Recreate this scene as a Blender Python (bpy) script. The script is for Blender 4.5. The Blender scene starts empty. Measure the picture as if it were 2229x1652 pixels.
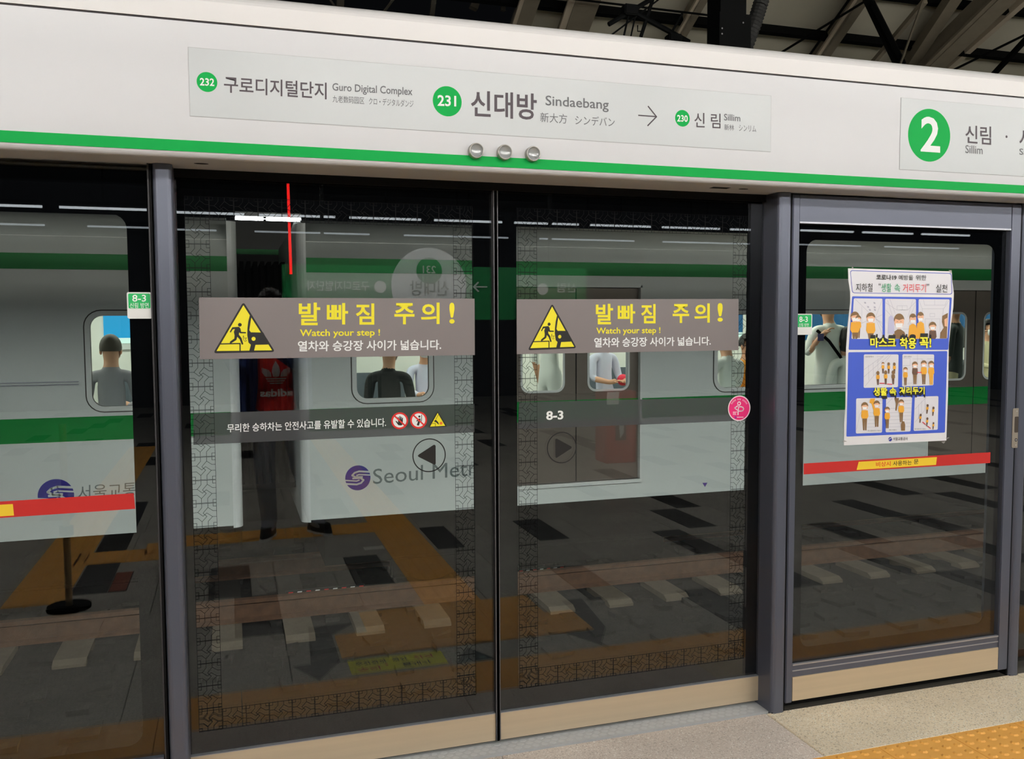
import bpy, bmesh, math, random
from mathutils import Vector, Matrix
random.seed(7)
SC = bpy.context.scene
COL = SC.collection

# ------------------------------------------------------------------ camera
W_PX, H_PX, FPX = 2229.0, 1652.0, 1930.0
CAMZ = 1.53
yaw, pitch, roll = 0.30736, 0.06497, -0.00463
cy, sy, cp, sp = math.cos(yaw), math.sin(yaw), math.cos(pitch), math.sin(pitch)
FWD = Vector((sy*cp, cy*cp, -sp)); R0 = Vector((cy, -sy, 0)); U0 = R0.cross(FWD)
RGT = math.cos(roll)*R0 + math.sin(roll)*U0
UPV = -math.sin(roll)*R0 + math.cos(roll)*U0
cam = bpy.data.cameras.new('camera'); camo = bpy.data.objects.new('camera', cam); COL.objects.link(camo)
cam.sensor_width = 36.0; cam.lens = 36.0*FPX/W_PX; cam.clip_start = 0.02; cam.clip_end = 200
camo.matrix_world = Matrix(((RGT.x, UPV.x, -FWD.x, 0), (RGT.y, UPV.y, -FWD.y, 0), (RGT.z, UPV.z, -FWD.z, CAMZ), (0, 0, 0, 1)))
SC.camera = camo

# ------------------------------------------------------------------ world, light, exposure
world = bpy.data.worlds.new('night'); SC.world = world; world.use_nodes = True
bg = world.node_tree.nodes['Background']; bg.inputs[0].default_value = (0.55, 0.6, 0.7, 1); bg.inputs[1].default_value = 0.004
SC.view_settings.view_transform = 'Standard'; SC.view_settings.look = 'None'
SC.view_settings.exposure = 0.0; SC.view_settings.gamma = 1.0; SC.view_settings.use_curve_mapping = False
TUBE_NEAR, TUBE_MID, TUBE_FAR, TUBE_FILL = 35.0, 3.5, 1.7, 310.0      # emission of the platform light tubes and the added train-lighting tubes
INTERIOR = 22.0                                       # train ceiling light
SC.cycles.use_denoising = True
SC.cycles.max_bounces = 10; SC.cycles.transparent_max_bounces = 24
SC.cycles.caustics_reflective = False; SC.cycles.caustics_refractive = False
SC.cycles.sample_clamp_indirect = 4.0

def at(px, py, Y):
    """the point of the real plane y=Y seen at a pixel of the photograph"""
    v = FWD + RGT*((px-W_PX/2)/FPX) - UPV*((py-H_PX/2)/FPX)
    v = v*(Y/v.y); return Vector((v.x, v.y, v.z+CAMZ))

# ------------------------------------------------------------------ materials
MATS = {}
def srgb(c):
    return tuple(((x/255.0)/12.92 if x/255.0 <= 0.04045 else (((x/255.0)+0.055)/1.055)**2.4) for x in c)
def mat(name, rgb, rough=0.5, metal=0.0, noise=0.0, nscale=8.0, bump=0.0, bscale=200.0, spec=0.5, emit=None, coat=0.0, streak=None):
    if name in MATS: return MATS[name]
    m = bpy.data.materials.new(name); m.use_nodes = True; nt = m.node_tree; b = nt.nodes['Principled BSDF']
    col = srgb(rgb)
    b.inputs['Roughness'].default_value = rough; b.inputs['Metallic'].default_value = metal
    b.inputs['Specular IOR Level'].default_value = spec; b.inputs['Coat Weight'].default_value = coat
    b.inputs['Coat Roughness'].default_value = 0.05
    tc = nt.nodes.new('ShaderNodeTexCoord'); mp = nt.nodes.new('ShaderNodeMapping')
    nt.links.new(tc.outputs['Object'], mp.inputs['Vector'])
    if streak: mp.inputs['Scale'].default_value = streak
    n = nt.nodes.new('ShaderNodeTexNoise'); n.inputs['Scale'].default_value = nscale; n.inputs['Detail'].default_value = 6
    nt.links.new(mp.outputs[0], n.inputs['Vector'])
    ramp = nt.nodes.new('ShaderNodeMapRange'); a = max(noise, 0.015)
    ramp.inputs[1].default_value = 0.3; ramp.inputs[2].default_value = 0.7
    ramp.inputs[3].default_value = 1-a; ramp.inputs[4].default_value = 1+a
    nt.links.new(n.outputs[0], ramp.inputs[0])
    mul = nt.nodes.new('ShaderNodeVectorMath'); mul.operation = 'SCALE'; mul.inputs[0].default_value = col
    nt.links.new(ramp.outputs[0], mul.inputs[3]); nt.links.new(mul.outputs[0], b.inputs['Base Color'])
    if bump:
        n2 = nt.nodes.new('ShaderNodeTexNoise'); n2.inputs['Scale'].default_value = bscale
        nt.links.new(mp.outputs[0], n2.inputs['Vector'])
        bp = nt.nodes.new('ShaderNodeBump'); bp.inputs['Strength'].default_value = bump; bp.inputs['Distance'].default_value = 0.002
        nt.links.new(n2.outputs[0], bp.inputs['Height']); nt.links.new(bp.outputs[0], b.inputs['Normal'])
    if emit is not None:
        b.inputs['Emission Color'].default_value = (*srgb(rgb), 1); b.inputs['Emission Strength'].default_value = emit
    MATS[name] = m; return m

def granite(name, base, dark, lite, scale=260.0, rough=0.45, amt=0.5):
    if name in MATS: return MATS[name]
    m = bpy.data.materials.new(name); m.use_nodes = True; nt = m.node_tree; b = nt.nodes['Principled BSDF']
    tc = nt.nodes.new('ShaderNodeTexCoord')
    v = nt.nodes.new('ShaderNodeTexVoronoi'); v.inputs['Scale'].default_value = scale
    nt.links.new(tc.outputs['Object'], v.inputs['Vector'])
    cr = nt.nodes.new('ShaderNodeValToRGB'); e = cr.color_ramp.elements
    e[0].position = 0.0; e[0].color = (*srgb(dark), 1); e[1].position = 1.0; e[1].color = (*srgb(lite), 1)
    for p in (0.18, 0.82):
        x = cr.color_ramp.elements.new(p); x.color = (*srgb(base), 1)
    sepc = nt.nodes.new('ShaderNodeSeparateColor'); nt.links.new(v.outputs['Color'], sepc.inputs[0])
    nt.links.new(sepc.outputs[0], cr.inputs[0])
    n = nt.nodes.new('ShaderNodeTexNoise'); n.inputs['Scale'].default_value = 2.6; n.inputs['Detail'].default_value = 5
    nt.links.new(tc.outputs['Object'], n.inputs['Vector'])
    mr = nt.nodes.new('ShaderNodeMapRange'); mr.inputs[1].default_value = .3; mr.inputs[2].default_value = .7; mr.inputs[3].default_value = .86; mr.inputs[4].default_value = 1.1
    nt.links.new(n.outputs[0], mr.inputs[0])
    oi = nt.nodes.new('ShaderNodeObjectInfo')
    mr2 = nt.nodes.new('ShaderNodeMapRange'); mr2.inputs[3].default_value = .9; mr2.inputs[4].default_value = 1.08
    nt.links.new(oi.outputs['Random'], mr2.inputs[0])
    mm = nt.nodes.new('ShaderNodeMath'); mm.operation = 'MULTIPLY'; nt.links.new(mr.outputs[0], mm.inputs[0]); nt.links.new(mr2.outputs[0], mm.inputs[1])
    mul = nt.nodes.new('ShaderNodeVectorMath'); mul.operation = 'SCALE'
    nt.links.new(cr.outputs[0], mul.inputs[0]); nt.links.new(mm.outputs[0], mul.inputs[3])
    nt.links.new(mul.outputs[0], b.inputs['Base Color']); b.inputs['Roughness'].default_value = rough
    MATS[name] = m; return m

def glass(name, tint, refl=0.04):
    """architectural glass: Schlick reflection over straight transmission, same for every viewer"""
    m = bpy.data.materials.new(name); m.use_nodes = True; nt = m.node_tree
    for n in list(nt.nodes):
        if n.type != 'OUTPUT_MATERIAL': nt.nodes.remove(n)
    out = nt.nodes['Material Output']
    g = nt.nodes.new('ShaderNodeNewGeometry'); d = nt.nodes.new('ShaderNodeVectorMath'); d.operation = 'DOT_PRODUCT'
    nt.links.new(g.outputs['Incoming'], d.inputs[0]); nt.links.new(g.outputs['Normal'], d.inputs[1])
    def mth(op, a, b=None):
        x = nt.nodes.new('ShaderNodeMath'); x.operation = op
        for i, s in enumerate((a, b)):
            if s is None: continue
            if isinstance(s, (int, float)): x.inputs[i].default_value = s
            else: nt.links.new(s, x.inputs[i])
        return x.outputs[0]
    c = mth('ABSOLUTE', d.outputs['Value']); f = mth('POWER', mth('SUBTRACT', 1.0, c), 5.0)
    F = mth('ADD', mth('MULTIPLY', f, 1-refl), refl)
    t = nt.nodes.new('ShaderNodeBsdfTransparent'); t.inputs[0].default_value = (*tint, 1)
    gl = nt.nodes.new('ShaderNodeBsdfGlossy'); gl.inputs['Roughness'].default_value = 0.0; gl.inputs[0].default_value = (1, 1, 1, 1)
    mx = nt.nodes.new('ShaderNodeMixShader'); nt.links.new(F, mx.inputs[0]); nt.links.new(t.outputs[0], mx.inputs[1]); nt.links.new(gl.outputs[0], mx.inputs[2])
    nt.links.new(mx.outputs[0], out.inputs['Surface']); MATS[name] = m; return m

def film(name, rgb, fac):
    m = bpy.data.materials.new(name); m.use_nodes = True; nt = m.node_tree; b = nt.nodes['Principled BSDF']
    b.inputs['Base Color'].default_value = (*srgb(rgb), 1); b.inputs['Alpha'].default_value = fac; b.inputs['Roughness'].default_value = 0.6
    b.inputs['Specular IOR Level'].default_value = 0.1
    MATS[name] = m; return m

M_WHITE = mat('white_enamel_panel', (209, 209, 212), 0.42, noise=0.02, nscale=1.5)
M_LID = mat('white_enamel_lid', (216, 213, 212), 0.35, noise=0.02, nscale=1.5)
M_SLOT = mat('dark_slot', (28, 18, 22), 0.6)
M_GREEN = mat('line_green', (0, 168, 74), 0.5, spec=.15)
M_SIGN = mat('pale_sign_panel', (192, 196, 198), 0.3, noise=0.02, nscale=2.0)
M_SIGNEDGE = mat('sign_edge', (170, 170, 172), 0.4)
M_INK = mat('dark_plum_ink', (66, 54, 62), 0.5)
M_INK2 = mat('grey_ink', (98, 98, 102), 0.5)
M_BLACK = mat('black_ink', (16, 14, 14), 0.5)
M_PRINTW = mat('white_print', (236, 238, 238), 0.5)
M_YEL = mat('yellow_print', (240, 226, 32), 0.5)
M_BANNER = mat('mauve_grey_vinyl', (123, 115, 115), 0.5, noise=0.02)
M_RED = mat('red_print', (216, 38, 34), 0.5)
M_STEELKICK = mat('brushed_stainless', (214, 196, 168), 0.42, metal=0.45, noise=0.05, nscale=3, streak=(0.3, 1, 12), bump=0.08, bscale=300)
M_POST = mat('grey_painted_aluminium', (91, 95, 109), 0.32, metal=0.35, noise=0.03, nscale=3)
M_POSTD = mat('dark_aluminium', (48, 47, 50), 0.55, metal=0.1)
M_EDGED = mat('dull_metal_edge', (104, 104, 108), 0.5, metal=0.2)
M_EDGE = mat('bright_metal_edge', (176, 178, 186), 0.3, metal=0.6)
M_GAP = mat('black_rubber', (10, 10, 12), 0.7, spec=0.2)
M_FRIT = mat('black_enamel_frit', (8, 9, 12), 0.9, spec=0.0)
M_GLASS = glass('clear_laminated_glass', (0.935, 0.955, 0.94), 0.06)
M_TGLASS = glass('train_window_glass', (0.9, 0.93, 0.92), 0.04)
M_BAND = film('smoky_grey_film', (72, 74, 76), 0.86)
M_LAT = mat('black_line_print', (14, 14, 16), 0.6, spec=0.1)
M_TRAIN = mat('train_white_paint', (208, 214, 210), 0.35, noise=0.02, nscale=2.0, coat=0.12)
M_TGREEN = mat('train_green_paint', (0, 128, 54), 0.4, spec=.25)
M_TDOOR = mat('train_door_stainless', (112, 103, 94), 0.45, metal=0.5, noise=0.05, nscale=4)
M_TFRAME = mat('window_rubber_and_rim', (214, 218, 214), 0.4)
M_UNDER = mat('underframe_black', (7, 7, 7), 0.9, spec=.05)
M_GRAN = granite('grey_granite', (176, 172, 162), (120, 116, 108), (222, 218, 208))
M_GRANL = granite('beige_granite', (238, 222, 194), (176, 160, 132), (252, 246, 232))
M_GRANP = granite('pinkish_granite', (222, 208, 196), (180, 166, 154), (250, 244, 236))
M_BLK = granite('black_granite', (44, 42, 42), (20, 20, 20), (80, 78, 76))
M_TACT = mat('yellow_tactile_tile', (252, 186, 92), 0.5, noise=0.05, nscale=5)
M_SILL = mat('sill_aluminium', (196, 198, 200), 0.5, metal=0.15, noise=0.04, nscale=6)
M_CONC = mat('concrete', (80, 75, 68), 0.85, noise=0.15, nscale=6, bump=0.4, bscale=60)
M_TIE_SHADE = mat('shaded_sleeper_concrete', (52, 48, 42), 0.9, noise=0.12, nscale=9)  # shade under the train and dimness of the near track put into the colour
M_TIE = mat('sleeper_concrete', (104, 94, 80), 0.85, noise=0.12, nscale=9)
M_RUST = mat('rusty_steel', (92, 64, 44), 0.85, noise=0.25, nscale=12)
M_BALL = granite('ballast_stone', (25, 23, 20), (12, 11, 9), (40, 36, 31), scale=22, rough=0.9)
M_ROOF = mat('roof_sheet', (204, 198, 178), 0.8, noise=0.06, nscale=1.2)
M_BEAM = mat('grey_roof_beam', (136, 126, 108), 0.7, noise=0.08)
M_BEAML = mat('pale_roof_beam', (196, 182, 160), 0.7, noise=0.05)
M_BLKST = mat('black_steel', (9, 10, 10), 0.7, noise=0.1, spec=.1)
M_TUBE = mat('fluorescent_tube', (255, 252, 246), 0.5, emit=TUBE_NEAR)
M_TUBE2 = mat('fluorescent_tube_cool', (240, 247, 255), 0.5, emit=TUBE_MID)
M_TUBE3 = mat('fluorescent_tube_distant', (235, 245, 255), 0.5, emit=TUBE_FAR)
M_TUBE4 = mat('added_trackside_tube', (250, 253, 252), 0.5, emit=TUBE_FILL)
M_LAMPB = mat('lamp_body', (200, 200, 198), 0.5)
M_SKIN = mat('skin', (214, 160, 128), 0.55)
M_HAIR = mat('black_hair', (26, 22, 20), 0.6)

# ------------------------------------------------------------------ mesh helper
ORG = {}          # world origin of each parent
class MB:
    def __init__(s): s.v = []; s.f = []; s.mi = []; s.m = []
    def _m(s, m):
        if m is None: return 0
        if m not in s.m: s.m.append(m)
        return s.m.index(m)
    def face(s, pts, m=None):
        b = len(s.v); s.v += [tuple(p) for p in pts]; s.f.append(tuple(range(b, b+len(pts)))); s.mi.append(s._m(m)); return s
    def quads(s, vs, fs, m=None):
        b = len(s.v); s.v += [tuple(p) for p in vs]; k = s._m(m)
        for f in fs: s.f.append(tuple(i+b for i in f)); s.mi.append(k)
        return s
    def box(s, x0, x1, y0, y1, z0, z1, m=None, bev=0.0):
        if bev <= 0:
            vs = [(x0,y0,z0),(x1,y0,z0),(x1,y1,z0),(x0,y1,z0),(x0,y0,z1),(x1,y0,z1),(x1,y1,z1),(x0,y1,z1)]
            return s.quads(vs, [(3,2,1,0),(4,5,6,7),(0,1,5,4),(1,2,6,5),(2,3,7,6),(3,0,4,7)], m)
        bm = bmesh.new(); bmesh.ops.create_cube(bm, size=1)
        for v in bm.verts: v.co = Vector(((x0+x1)/2+v.co.x*(x1-x0), (y0+y1)/2+v.co.y*(y1-y0), (z0+z1)/2+v.co.z*(z1-z0)))
        bmesh.ops.bevel(bm, geom=bm.edges[:], offset=bev, segments=2, affect='EDGES')
        s.bm(bm, m); return s
    def bm(s, bm, m=None):
        bm.verts.index_update(); s.quads([v.co[:] for v in bm.verts], [[v.index for v in f.verts] for f in bm.faces], m); bm.free(); return s
    def bar(s, a, b, w, h, m=None, up=(0, 0, 1)):
        a = Vector(a); b = Vector(b); d = (b-a).normalized(); u = Vector(up)
        if abs(d.dot(u)) > .98: u = Vector((1, 0, 0))
        r = d.cross(u).normalized()*w/2; u = r.cross(d).normalized()*h/2
        vs = [a-r-u, a+r-u, a+r+u, a-r+u, b-r-u, b+r-u, b+r+u, b-r+u]
        return s.quads(vs, [(0,1,2,3),(7,6,5,4),(4,5,1,0),(5,6,2,1),(6,7,3,2),(7,4,0,3)], m)
    def tube(s, pts, r, m=None, n=8, cap=True):
        pts = [Vector(p) for p in pts]; rr = r if isinstance(r, (list, tuple)) else [r]*len(pts); vs = []; fs = []
        for i, p in enumerate(pts):
            d = (pts[min(i+1, len(pts)-1)]-pts[max(i-1, 0)]).normalized(); u = Vector((0, 0, 1)) if abs(d.z) < .95 else Vector((1, 0, 0))
            a = d.cross(u).normalized(); b = a.cross(d).normalized()
            for k in range(n):
                t = 2*math.pi*k/n; vs.append(p+(a*math.cos(t)+b*math.sin(t))*rr[i])
        for i in range(len(pts)-1):
            for k in range(n): fs.append((i*n+k, i*n+(k+1) % n, (i+1)*n+(k+1) % n, (i+1)*n+k))
        if cap: fs += [tuple(range(n-1, -1, -1)), tuple(range((len(pts)-1)*n, len(pts)*n))]
        return s.quads(vs, fs, m)
    def ring(s, o, i, m=None):
        n = len(o); return s.quads(list(o)+list(i), [(k, (k+1) % n, n+(k+1) % n, n+k) for k in range(n)], m)
    def prism(s, prof, x0, x1, m=None, caps=True):
        """profile of (y,z) points swept along x"""
        n = len(prof); vs = [(x0, y, z) for y, z in prof]+[(x1, y, z) for y, z in prof]
        fs = [(k, (k+1) % n, n+(k+1) % n, n+k) for k in range(n)]
        if caps: fs += [tuple(range(n-1, -1, -1)), tuple(range(n, 2*n))]
        return s.quads(vs, fs, m)
    def slab(s, pts2, Y, th, m=None):
        """flat outline (x,z) at plane y=Y given thickness th towards the back"""
        n = len(pts2); vs = [(x, Y, z) for x, z in pts2]+[(x, Y+th, z) for x, z in pts2]
        return s.quads(vs, [tuple(range(n))]+[tuple(range(2*n-1, n-1, -1))]+[(k, (k+1) % n, n+(k+1) % n, n+k) for k in range(n)], m)
    def build(s, name, m=None, parent=None, smooth=False):
        me = bpy.data.meshes.new(name); o3 = ORG.get(parent.name, Vector()) if parent else Vector()
        me.from_pydata([(x-o3.x, y-o3.y, z-o3.z) for x, y, z in s.v], [], s.f)
        if s.m:
            for q in s.m: me.materials.append(q)
            me.polygons.foreach_set('material_index', s.mi)
        elif m: me.materials.append(m)
        if smooth: me.polygons.foreach_set('use_smooth', [True]*len(me.polygons))
        me.update(); o = bpy.data.objects.new(name, me); COL.objects.link(o)
        if parent: o.parent = parent; ORG[o.name] = o3
        else: ORG[o.name] = Vector()
        return o

def tag(o, label=None, cat=None, group=None, kind=None):
    if label: o['label'] = label
    if cat: o['category'] = cat
    if group: o['group'] = group
    if kind: o['kind'] = kind
    return o
def thing(name, label, cat, loc=(0, 0, 0), group=None):
    o = bpy.data.objects.new(name, None); COL.objects.link(o); o.location = loc; o.empty_display_size = 0.1
    ORG[o.name] = Vector(loc); return tag(o, label, cat, group)
def rrect(x0, x1, z0, z1, r, n=6):
    pts = []
    for cx_, cz_, a in ((x1-r, z1-r, 0), (x0+r, z1-r, 90), (x0+r, z0+r, 180), (x1-r, z0+r, 270)):
        for k in range(n+1):
            t = math.radians(a+90*k/n); pts.append((cx_+r*math.cos(t), cz_+r*math.sin(t)))
    return pts
def pxpoly(mb, pts, Y, m=None):
    P = [at(x, y, Y) for x, y in pts]; return mb.face(P, m)
def pxline(mb, pts, w, Y, m=None):
    """a printed stroke of width w metres through photo points on plane Y"""
    P = [at(x, y, Y) for x, y in pts]
    for a, b in zip(P, P[1:]):
        d = (b-a); L = d.length
        if L < 1e-6: continue
        d /= L; n = Vector((-d.z, 0, d.x))*w/2; e = d*w*.3
        mb.face([a-e+n, b+e+n, b+e-n, a-e-n], m)
def disc(mb, c, r, Y, m=None, n=40, rin=0.0, rz=None):
    rz = rz or r
    o = [(c[0]+r*math.cos(2*math.pi*k/n), Y, c[1]+rz*math.sin(2*math.pi*k/n)) for k in range(n)]
    if rin > 0:
        i = [(c[0]+rin*math.cos(2*math.pi*k/n), Y, c[1]+rin*rz/r*math.sin(2*math.pi*k/n)) for k in range(n)]
        mb.ring(o, i, m)
    else: mb.face(o, m)
def pxdisc(mb, cx_, cy_, rx_, Y, m=None, rin=0.0, n=40):
    a = at(cx_-rx_, cy_, Y); b = at(cx_+rx_, cy_, Y); c = (a+b)/2; r = (b.x-a.x)/2
    disc(mb, (c.x, at(cx_, cy_, Y).z), r, Y, m, n, r*rin)
TCACHE = {}
def glyphs(body, weight=0.0, shear=0.0):
    k = (body, weight)
    if k not in TCACHE:
        c = bpy.data.curves.new('lettering', 'FONT'); c.body = body; c.offset = weight; c.resolution_u = 3
        o = bpy.data.objects.new('lettering', c); COL.objects.link(o)
        dg = bpy.context.evaluated_depsgraph_get(); me = bpy.data.meshes.new_from_object(o.evaluated_get(dg))
        vs = [v.co.copy() for v in me.vertices]; fs = [tuple(p.vertices) for p in me.polygons]
        x0 = min(v.x for v in vs); x1 = max(v.x for v in vs); y0 = min(v.y for v in vs); y1 = max(v.y for v in vs)
        TCACHE[k] = ([((v.x-x0)/(x1-x0), (v.y-y0)/(y1-y0)) for v in vs], fs)
        bpy.data.objects.remove(o); bpy.data.meshes.remove(me); bpy.data.curves.remove(c)
    return TCACHE[k]
def text3(mb, body, TL, TR, BR, BL, m=None, weight=0.0):
    uv, fs = glyphs(body, weight); TL, TR, BR, BL = map(Vector, (TL, TR, BR, BL))
    mb.quads([(BL*(1-u)+BR*u)*(1-v)+(TL*(1-u)+TR*u)*v for u, v in uv], fs, m)
def pxtext(mb, body, quad, Y, m=None, weight=0.0, zoom=None):
    """quad: photo corners TL,TR,BR,BL of the inked area"""
    if zoom: quad = [(zoom[0]+x/zoom[2], zoom[1]+y/zoom[2]) for x, y in quad]
    text3(mb, body, *[at(x, y, Y) for x, y in quad], m, weight)

def tpart(parent, body, quad, Y, m=None, weight=0.0, zoom=None):
    mb = MB(); pxtext(mb, body, quad, Y, m, weight, zoom); return mb.build('lettering', None, parent)
LEAF, FIX, POSTY, HEAD = 3.0, 2.92, 2.90, 2.78        # real planes of the screen (metres from the camera)

# ================================================================== SETTING
floor = MB().box(-6, 16, -11.5, 2.92, -0.35, -0.03).build('floor', M_CONC); tag(floor, kind='structure')
def tile_mesh(w, d, th, m, bev=0.003):
    mb = MB(); x, y = w/2, d/2; b = bev
    vs = [(-x, -y, -th), (x, -y, -th), (x, y, -th), (-x, y, -th), (-x, -y, -b), (x, -y, -b), (x, y, -b), (-x, y, -b), (-x+b, -y+b, 0), (x-b, -y+b, 0), (x-b, y-b, 0), (-x+b, y-b, 0)]
    mb.quads(vs, [(3,2,1,0),(0,1,5,4),(1,2,6,5),(2,3,7,6),(3,0,4,7),(4,5,9,8),(5,6,10,9),(6,7,11,10),(7,4,8,11),(8,9,10,11)], m); return mb
TM = {}
def put_tile(name, x0, x1, y0, y1, m, joint=0.002, z=0.0):
    w, d = x1-x0-2*joint, y1-y0-2*joint; k = (name, round(w, 3), round(d, 3), m.name)
    if k not in TM:
        o = tile_mesh(w, d, 0.03, m).build(name, None, None); TM[k] = o.data
    else:
        o = bpy.data.objects.new(name, TM[k]); COL.objects.link(o)
    o.parent = floor; o.location = ((x0+x1)/2, (y0+y1)/2, z); return o
far = MB()
def fill_row(y0, y1, x0, x1, special, m=M_GRAN, pitch=0.66, off=0.0, asfar=False):
    cuts = sorted([s for s in special if s[1] > x0 and s[0] < x1]); segs = []; x = x0
    for a, b in cuts:
        if a > x: segs.append((x, a, 0))
        segs.append((a, b, 1)); x = b
    if x < x1: segs.append((x, x1, 0))
    for a, b, k in segs:
        if k:
            if asfar: far.box(a+.002, b-.002, y0+.002, y1-.002, -.03, 0, M_BLK)
            else: put_tile('black_slab', a, b, y0, y1, M_BLK)
            continue
        g = math.floor((a-off)/pitch)*pitch+off; pts = [a]
        while g < b:
            if g-a > .12 and b-g > .12: pts.append(g)
            g += pitch
        pts.append(b)
        for p, q in zip(pts, pts[1:]):
            if asfar: far.box(p+.002, q-.002, y0+.002, y1-.002, -.03, 0, m)
            else: put_tile('granite_slab', p, q, y0, y1, m)
# row by the doors, each stone as in the photo
for a, b, m in ((-5.4, -4.1, M_GRANL), (-4.1, -2.8, M_GRANP), (-2.8, -1.5, M_GRANL), (-1.5, -.2, M_GRANL), (-.2, .88, M_GRANP), (.88, 1.96, M_GRANP), (1.96, 3.2, M_GRANL), (3.2, 4.5, M_GRANL), (4.5, 5.8, M_GRANP), (5.8, 7.1, M_GRANL), (7.1, 8.4, M_GRANL), (8.4, 9.7, M_GRANL), (9.7, 11, M_GRANL), (11, 12.3, M_GRANL)):
    put_tile('granite_slab', a, b, 2.55, 2.915, m)
NEAR = {
 (1.57, 2.24): [(2.38, 2.60), (4.03, 4.24), (5.75, 5.97), (-1.9, -1.68)],
 (0.90, 1.57): [(-.01, .22), (1.86, 2.08), (3.03, 3.25), (3.86, 4.07), (4.70, 4.92), (6.3, 6.52), (-1.5, -1.28)],
 (0.23, 0.90): [(-.15, .08), (.67, .89), (2.90, 3.12), (4.12, 4.34), (4.92, 5.14), (6.0, 6.22)],
 (-.43, 0.23): [(1.31, 1.50), (2.04, 2.26), (3.21, 3.44), (4.83, 5.05), (5.9, 6.12)],
 (-1.09, -.43): [(3.46, 3.68), (5.58, 5.80), (6.44, 6.66)]}
for (y0, y1), sp_ in NEAR.items(): fill_row(y0, y1, -3.2, 9.8, sp_, off=random.choice((0, .22, .44)))
for (y0, y1) in NEAR:
    fill_row(y0, y1, -6, -3.2, [], asfar=True); fill_row(y0, y1, 9.8, 16, [(10+2*random.random(), 12.3)][:0], asfar=True)
y1 = -1.09
while y1 > -11:
    sp_ = []; x = -5+random.random()
    while x < 15: sp_.append((x, x+.22)); x += 1.0+1.6*random.random()
    fill_row(y1-.66, y1, -6, 16, sp_, asfar=True, off=random.random()*.6); y1 -= .66
far.box(-6, -5.4, 2.55, 2.915, -.03, 0, M_GRANL); far.box(12.3, 16, 2.55, 2.915, -.03, 0, M_GRANL)
o = far.build('granite_slab', None, floor); tag(o, kind='stuff')
# tactile tiles
def dot_tile():
    mb = MB(); h = .1535; mb.box(-h, h, -h, h, -.03, 0.002, M_TACT)
    for i in range(6):
        for j in range(6):
            cx_, cy_ = -h+(i+.5)*h/3, -h+(j+.5)*h/3; a = [(cx_+.0165*math.cos(t), cy_+.0165*math.sin(t), .002) for t in [k*math.pi/4 for k in range(8)]]
            b = [(cx_+.010*math.cos(t), cy_+.010*math.sin(t), .0065) for t in [k*math.pi/4 for k in range(8)]]
            mb.quads(a+b, [(k, (k+1) % 8, 8+(k+1) % 8, 8+k) for k in range(8)]+[tuple(range(8, 16))], M_TACT)
    return mb
def bar_tile():
    mb = MB(); h = .1535; mb.box(-h, h, -h, h, -.03, 0.002, M_TACT)
    for i in range(4):
        c = -h+(i+.5)*h/2
        mb.quads([(c-.018, -h+.01, .002), (c+.018, -h+.01, .002), (c+.018, h-.01, .002), (c-.018, h-.01, .002), (c-.011, -h+.018, .0065), (c+.011, -h+.018, .0065), (c+.011, h-.018, .0065), (c-.011, h-.018, .0065)],
                 [(0,1,5,4),(1,2,6,5),(2,3,7,6),(3,0,4,7),(4,5,6,7)], M_TACT)
    return mb
dm = dot_tile().build('tactile_tile'); bmh = bar_tile().build('guide_bar_tile'); first = {dm.name: 1, bmh.name: 1}
def put_tact(proto, x, y, rot=0.0, z=0.0):
    if first.get(proto.name): o = proto; first[proto.name] = 0
    else: o = proto.copy(); COL.objects.link(o)
    o.parent = floor; o.location = (x, y, z); o.rotation_euler = (0, 0, rot)
x = -4.95
while x < 13: put_tact(dm, x+.155, 2.395); x += .31
for i in range(3): put_tact(dm, .765+.31*i, 1.545, z=.004)
for i in range(4): put_tact(dm, .605+.31*i, 1.855, z=.004)
y = 1.235
while y > -6: put_tact(bmh, 1.125, y, z=.004); y -= .31
x = .815
while x > -.5: put_tact(dm if x > .4 else bmh, x, -.55, math.pi/2 if x <= .4 else 0, z=.004); x -= .31
y = .40
while y > -6: put_tact(bmh, -1.06, y, z=.004); y -= .31
x = -.52
while x > -.9: put_tact(dm, x, -.40, z=.004); x -= .31
# dark stone band and grey slab beyond the left panel
put_tile('black_slab', -.90, -.70, -2.3, .42, M_BLK, z=.002)
# sill in front of the sliding doors
sill = thing('door_sill', 'embossed aluminium sill strip in front of the sliding doors', 'sill', (0.9, 2.97, 0))
mb = MB().box(-.22, 1.975, 2.922, 3.02, -.02, .003); mb.build('sill_plate', M_SILL, sill)
mb = MB()
for i in range(64):
    for j in range(3):
        cx_ = -.17+i*.033+(.0165 if j % 2 else 0); cy_ = 2.942+j*.024
        if cx_ > 1.93: continue
        o_ = [(cx_+.0145*math.cos(t), cy_+.0125*math.sin(t), .0032) for t in [k*math.pi/3+.5 for k in range(6)]]
        i_ = [(cx_+.0115*math.cos(t), cy_+.0095*math.sin(t), .0045) for t in [k*math.pi/3+.5 for k in range(6)]]
        mb.ring(o_, i_); mb.face(i_)
tag(mb.build('hexagon_studs', mat('stud_metal', (206, 208, 210), .4, metal=.2), sill), kind='stuff')
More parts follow.
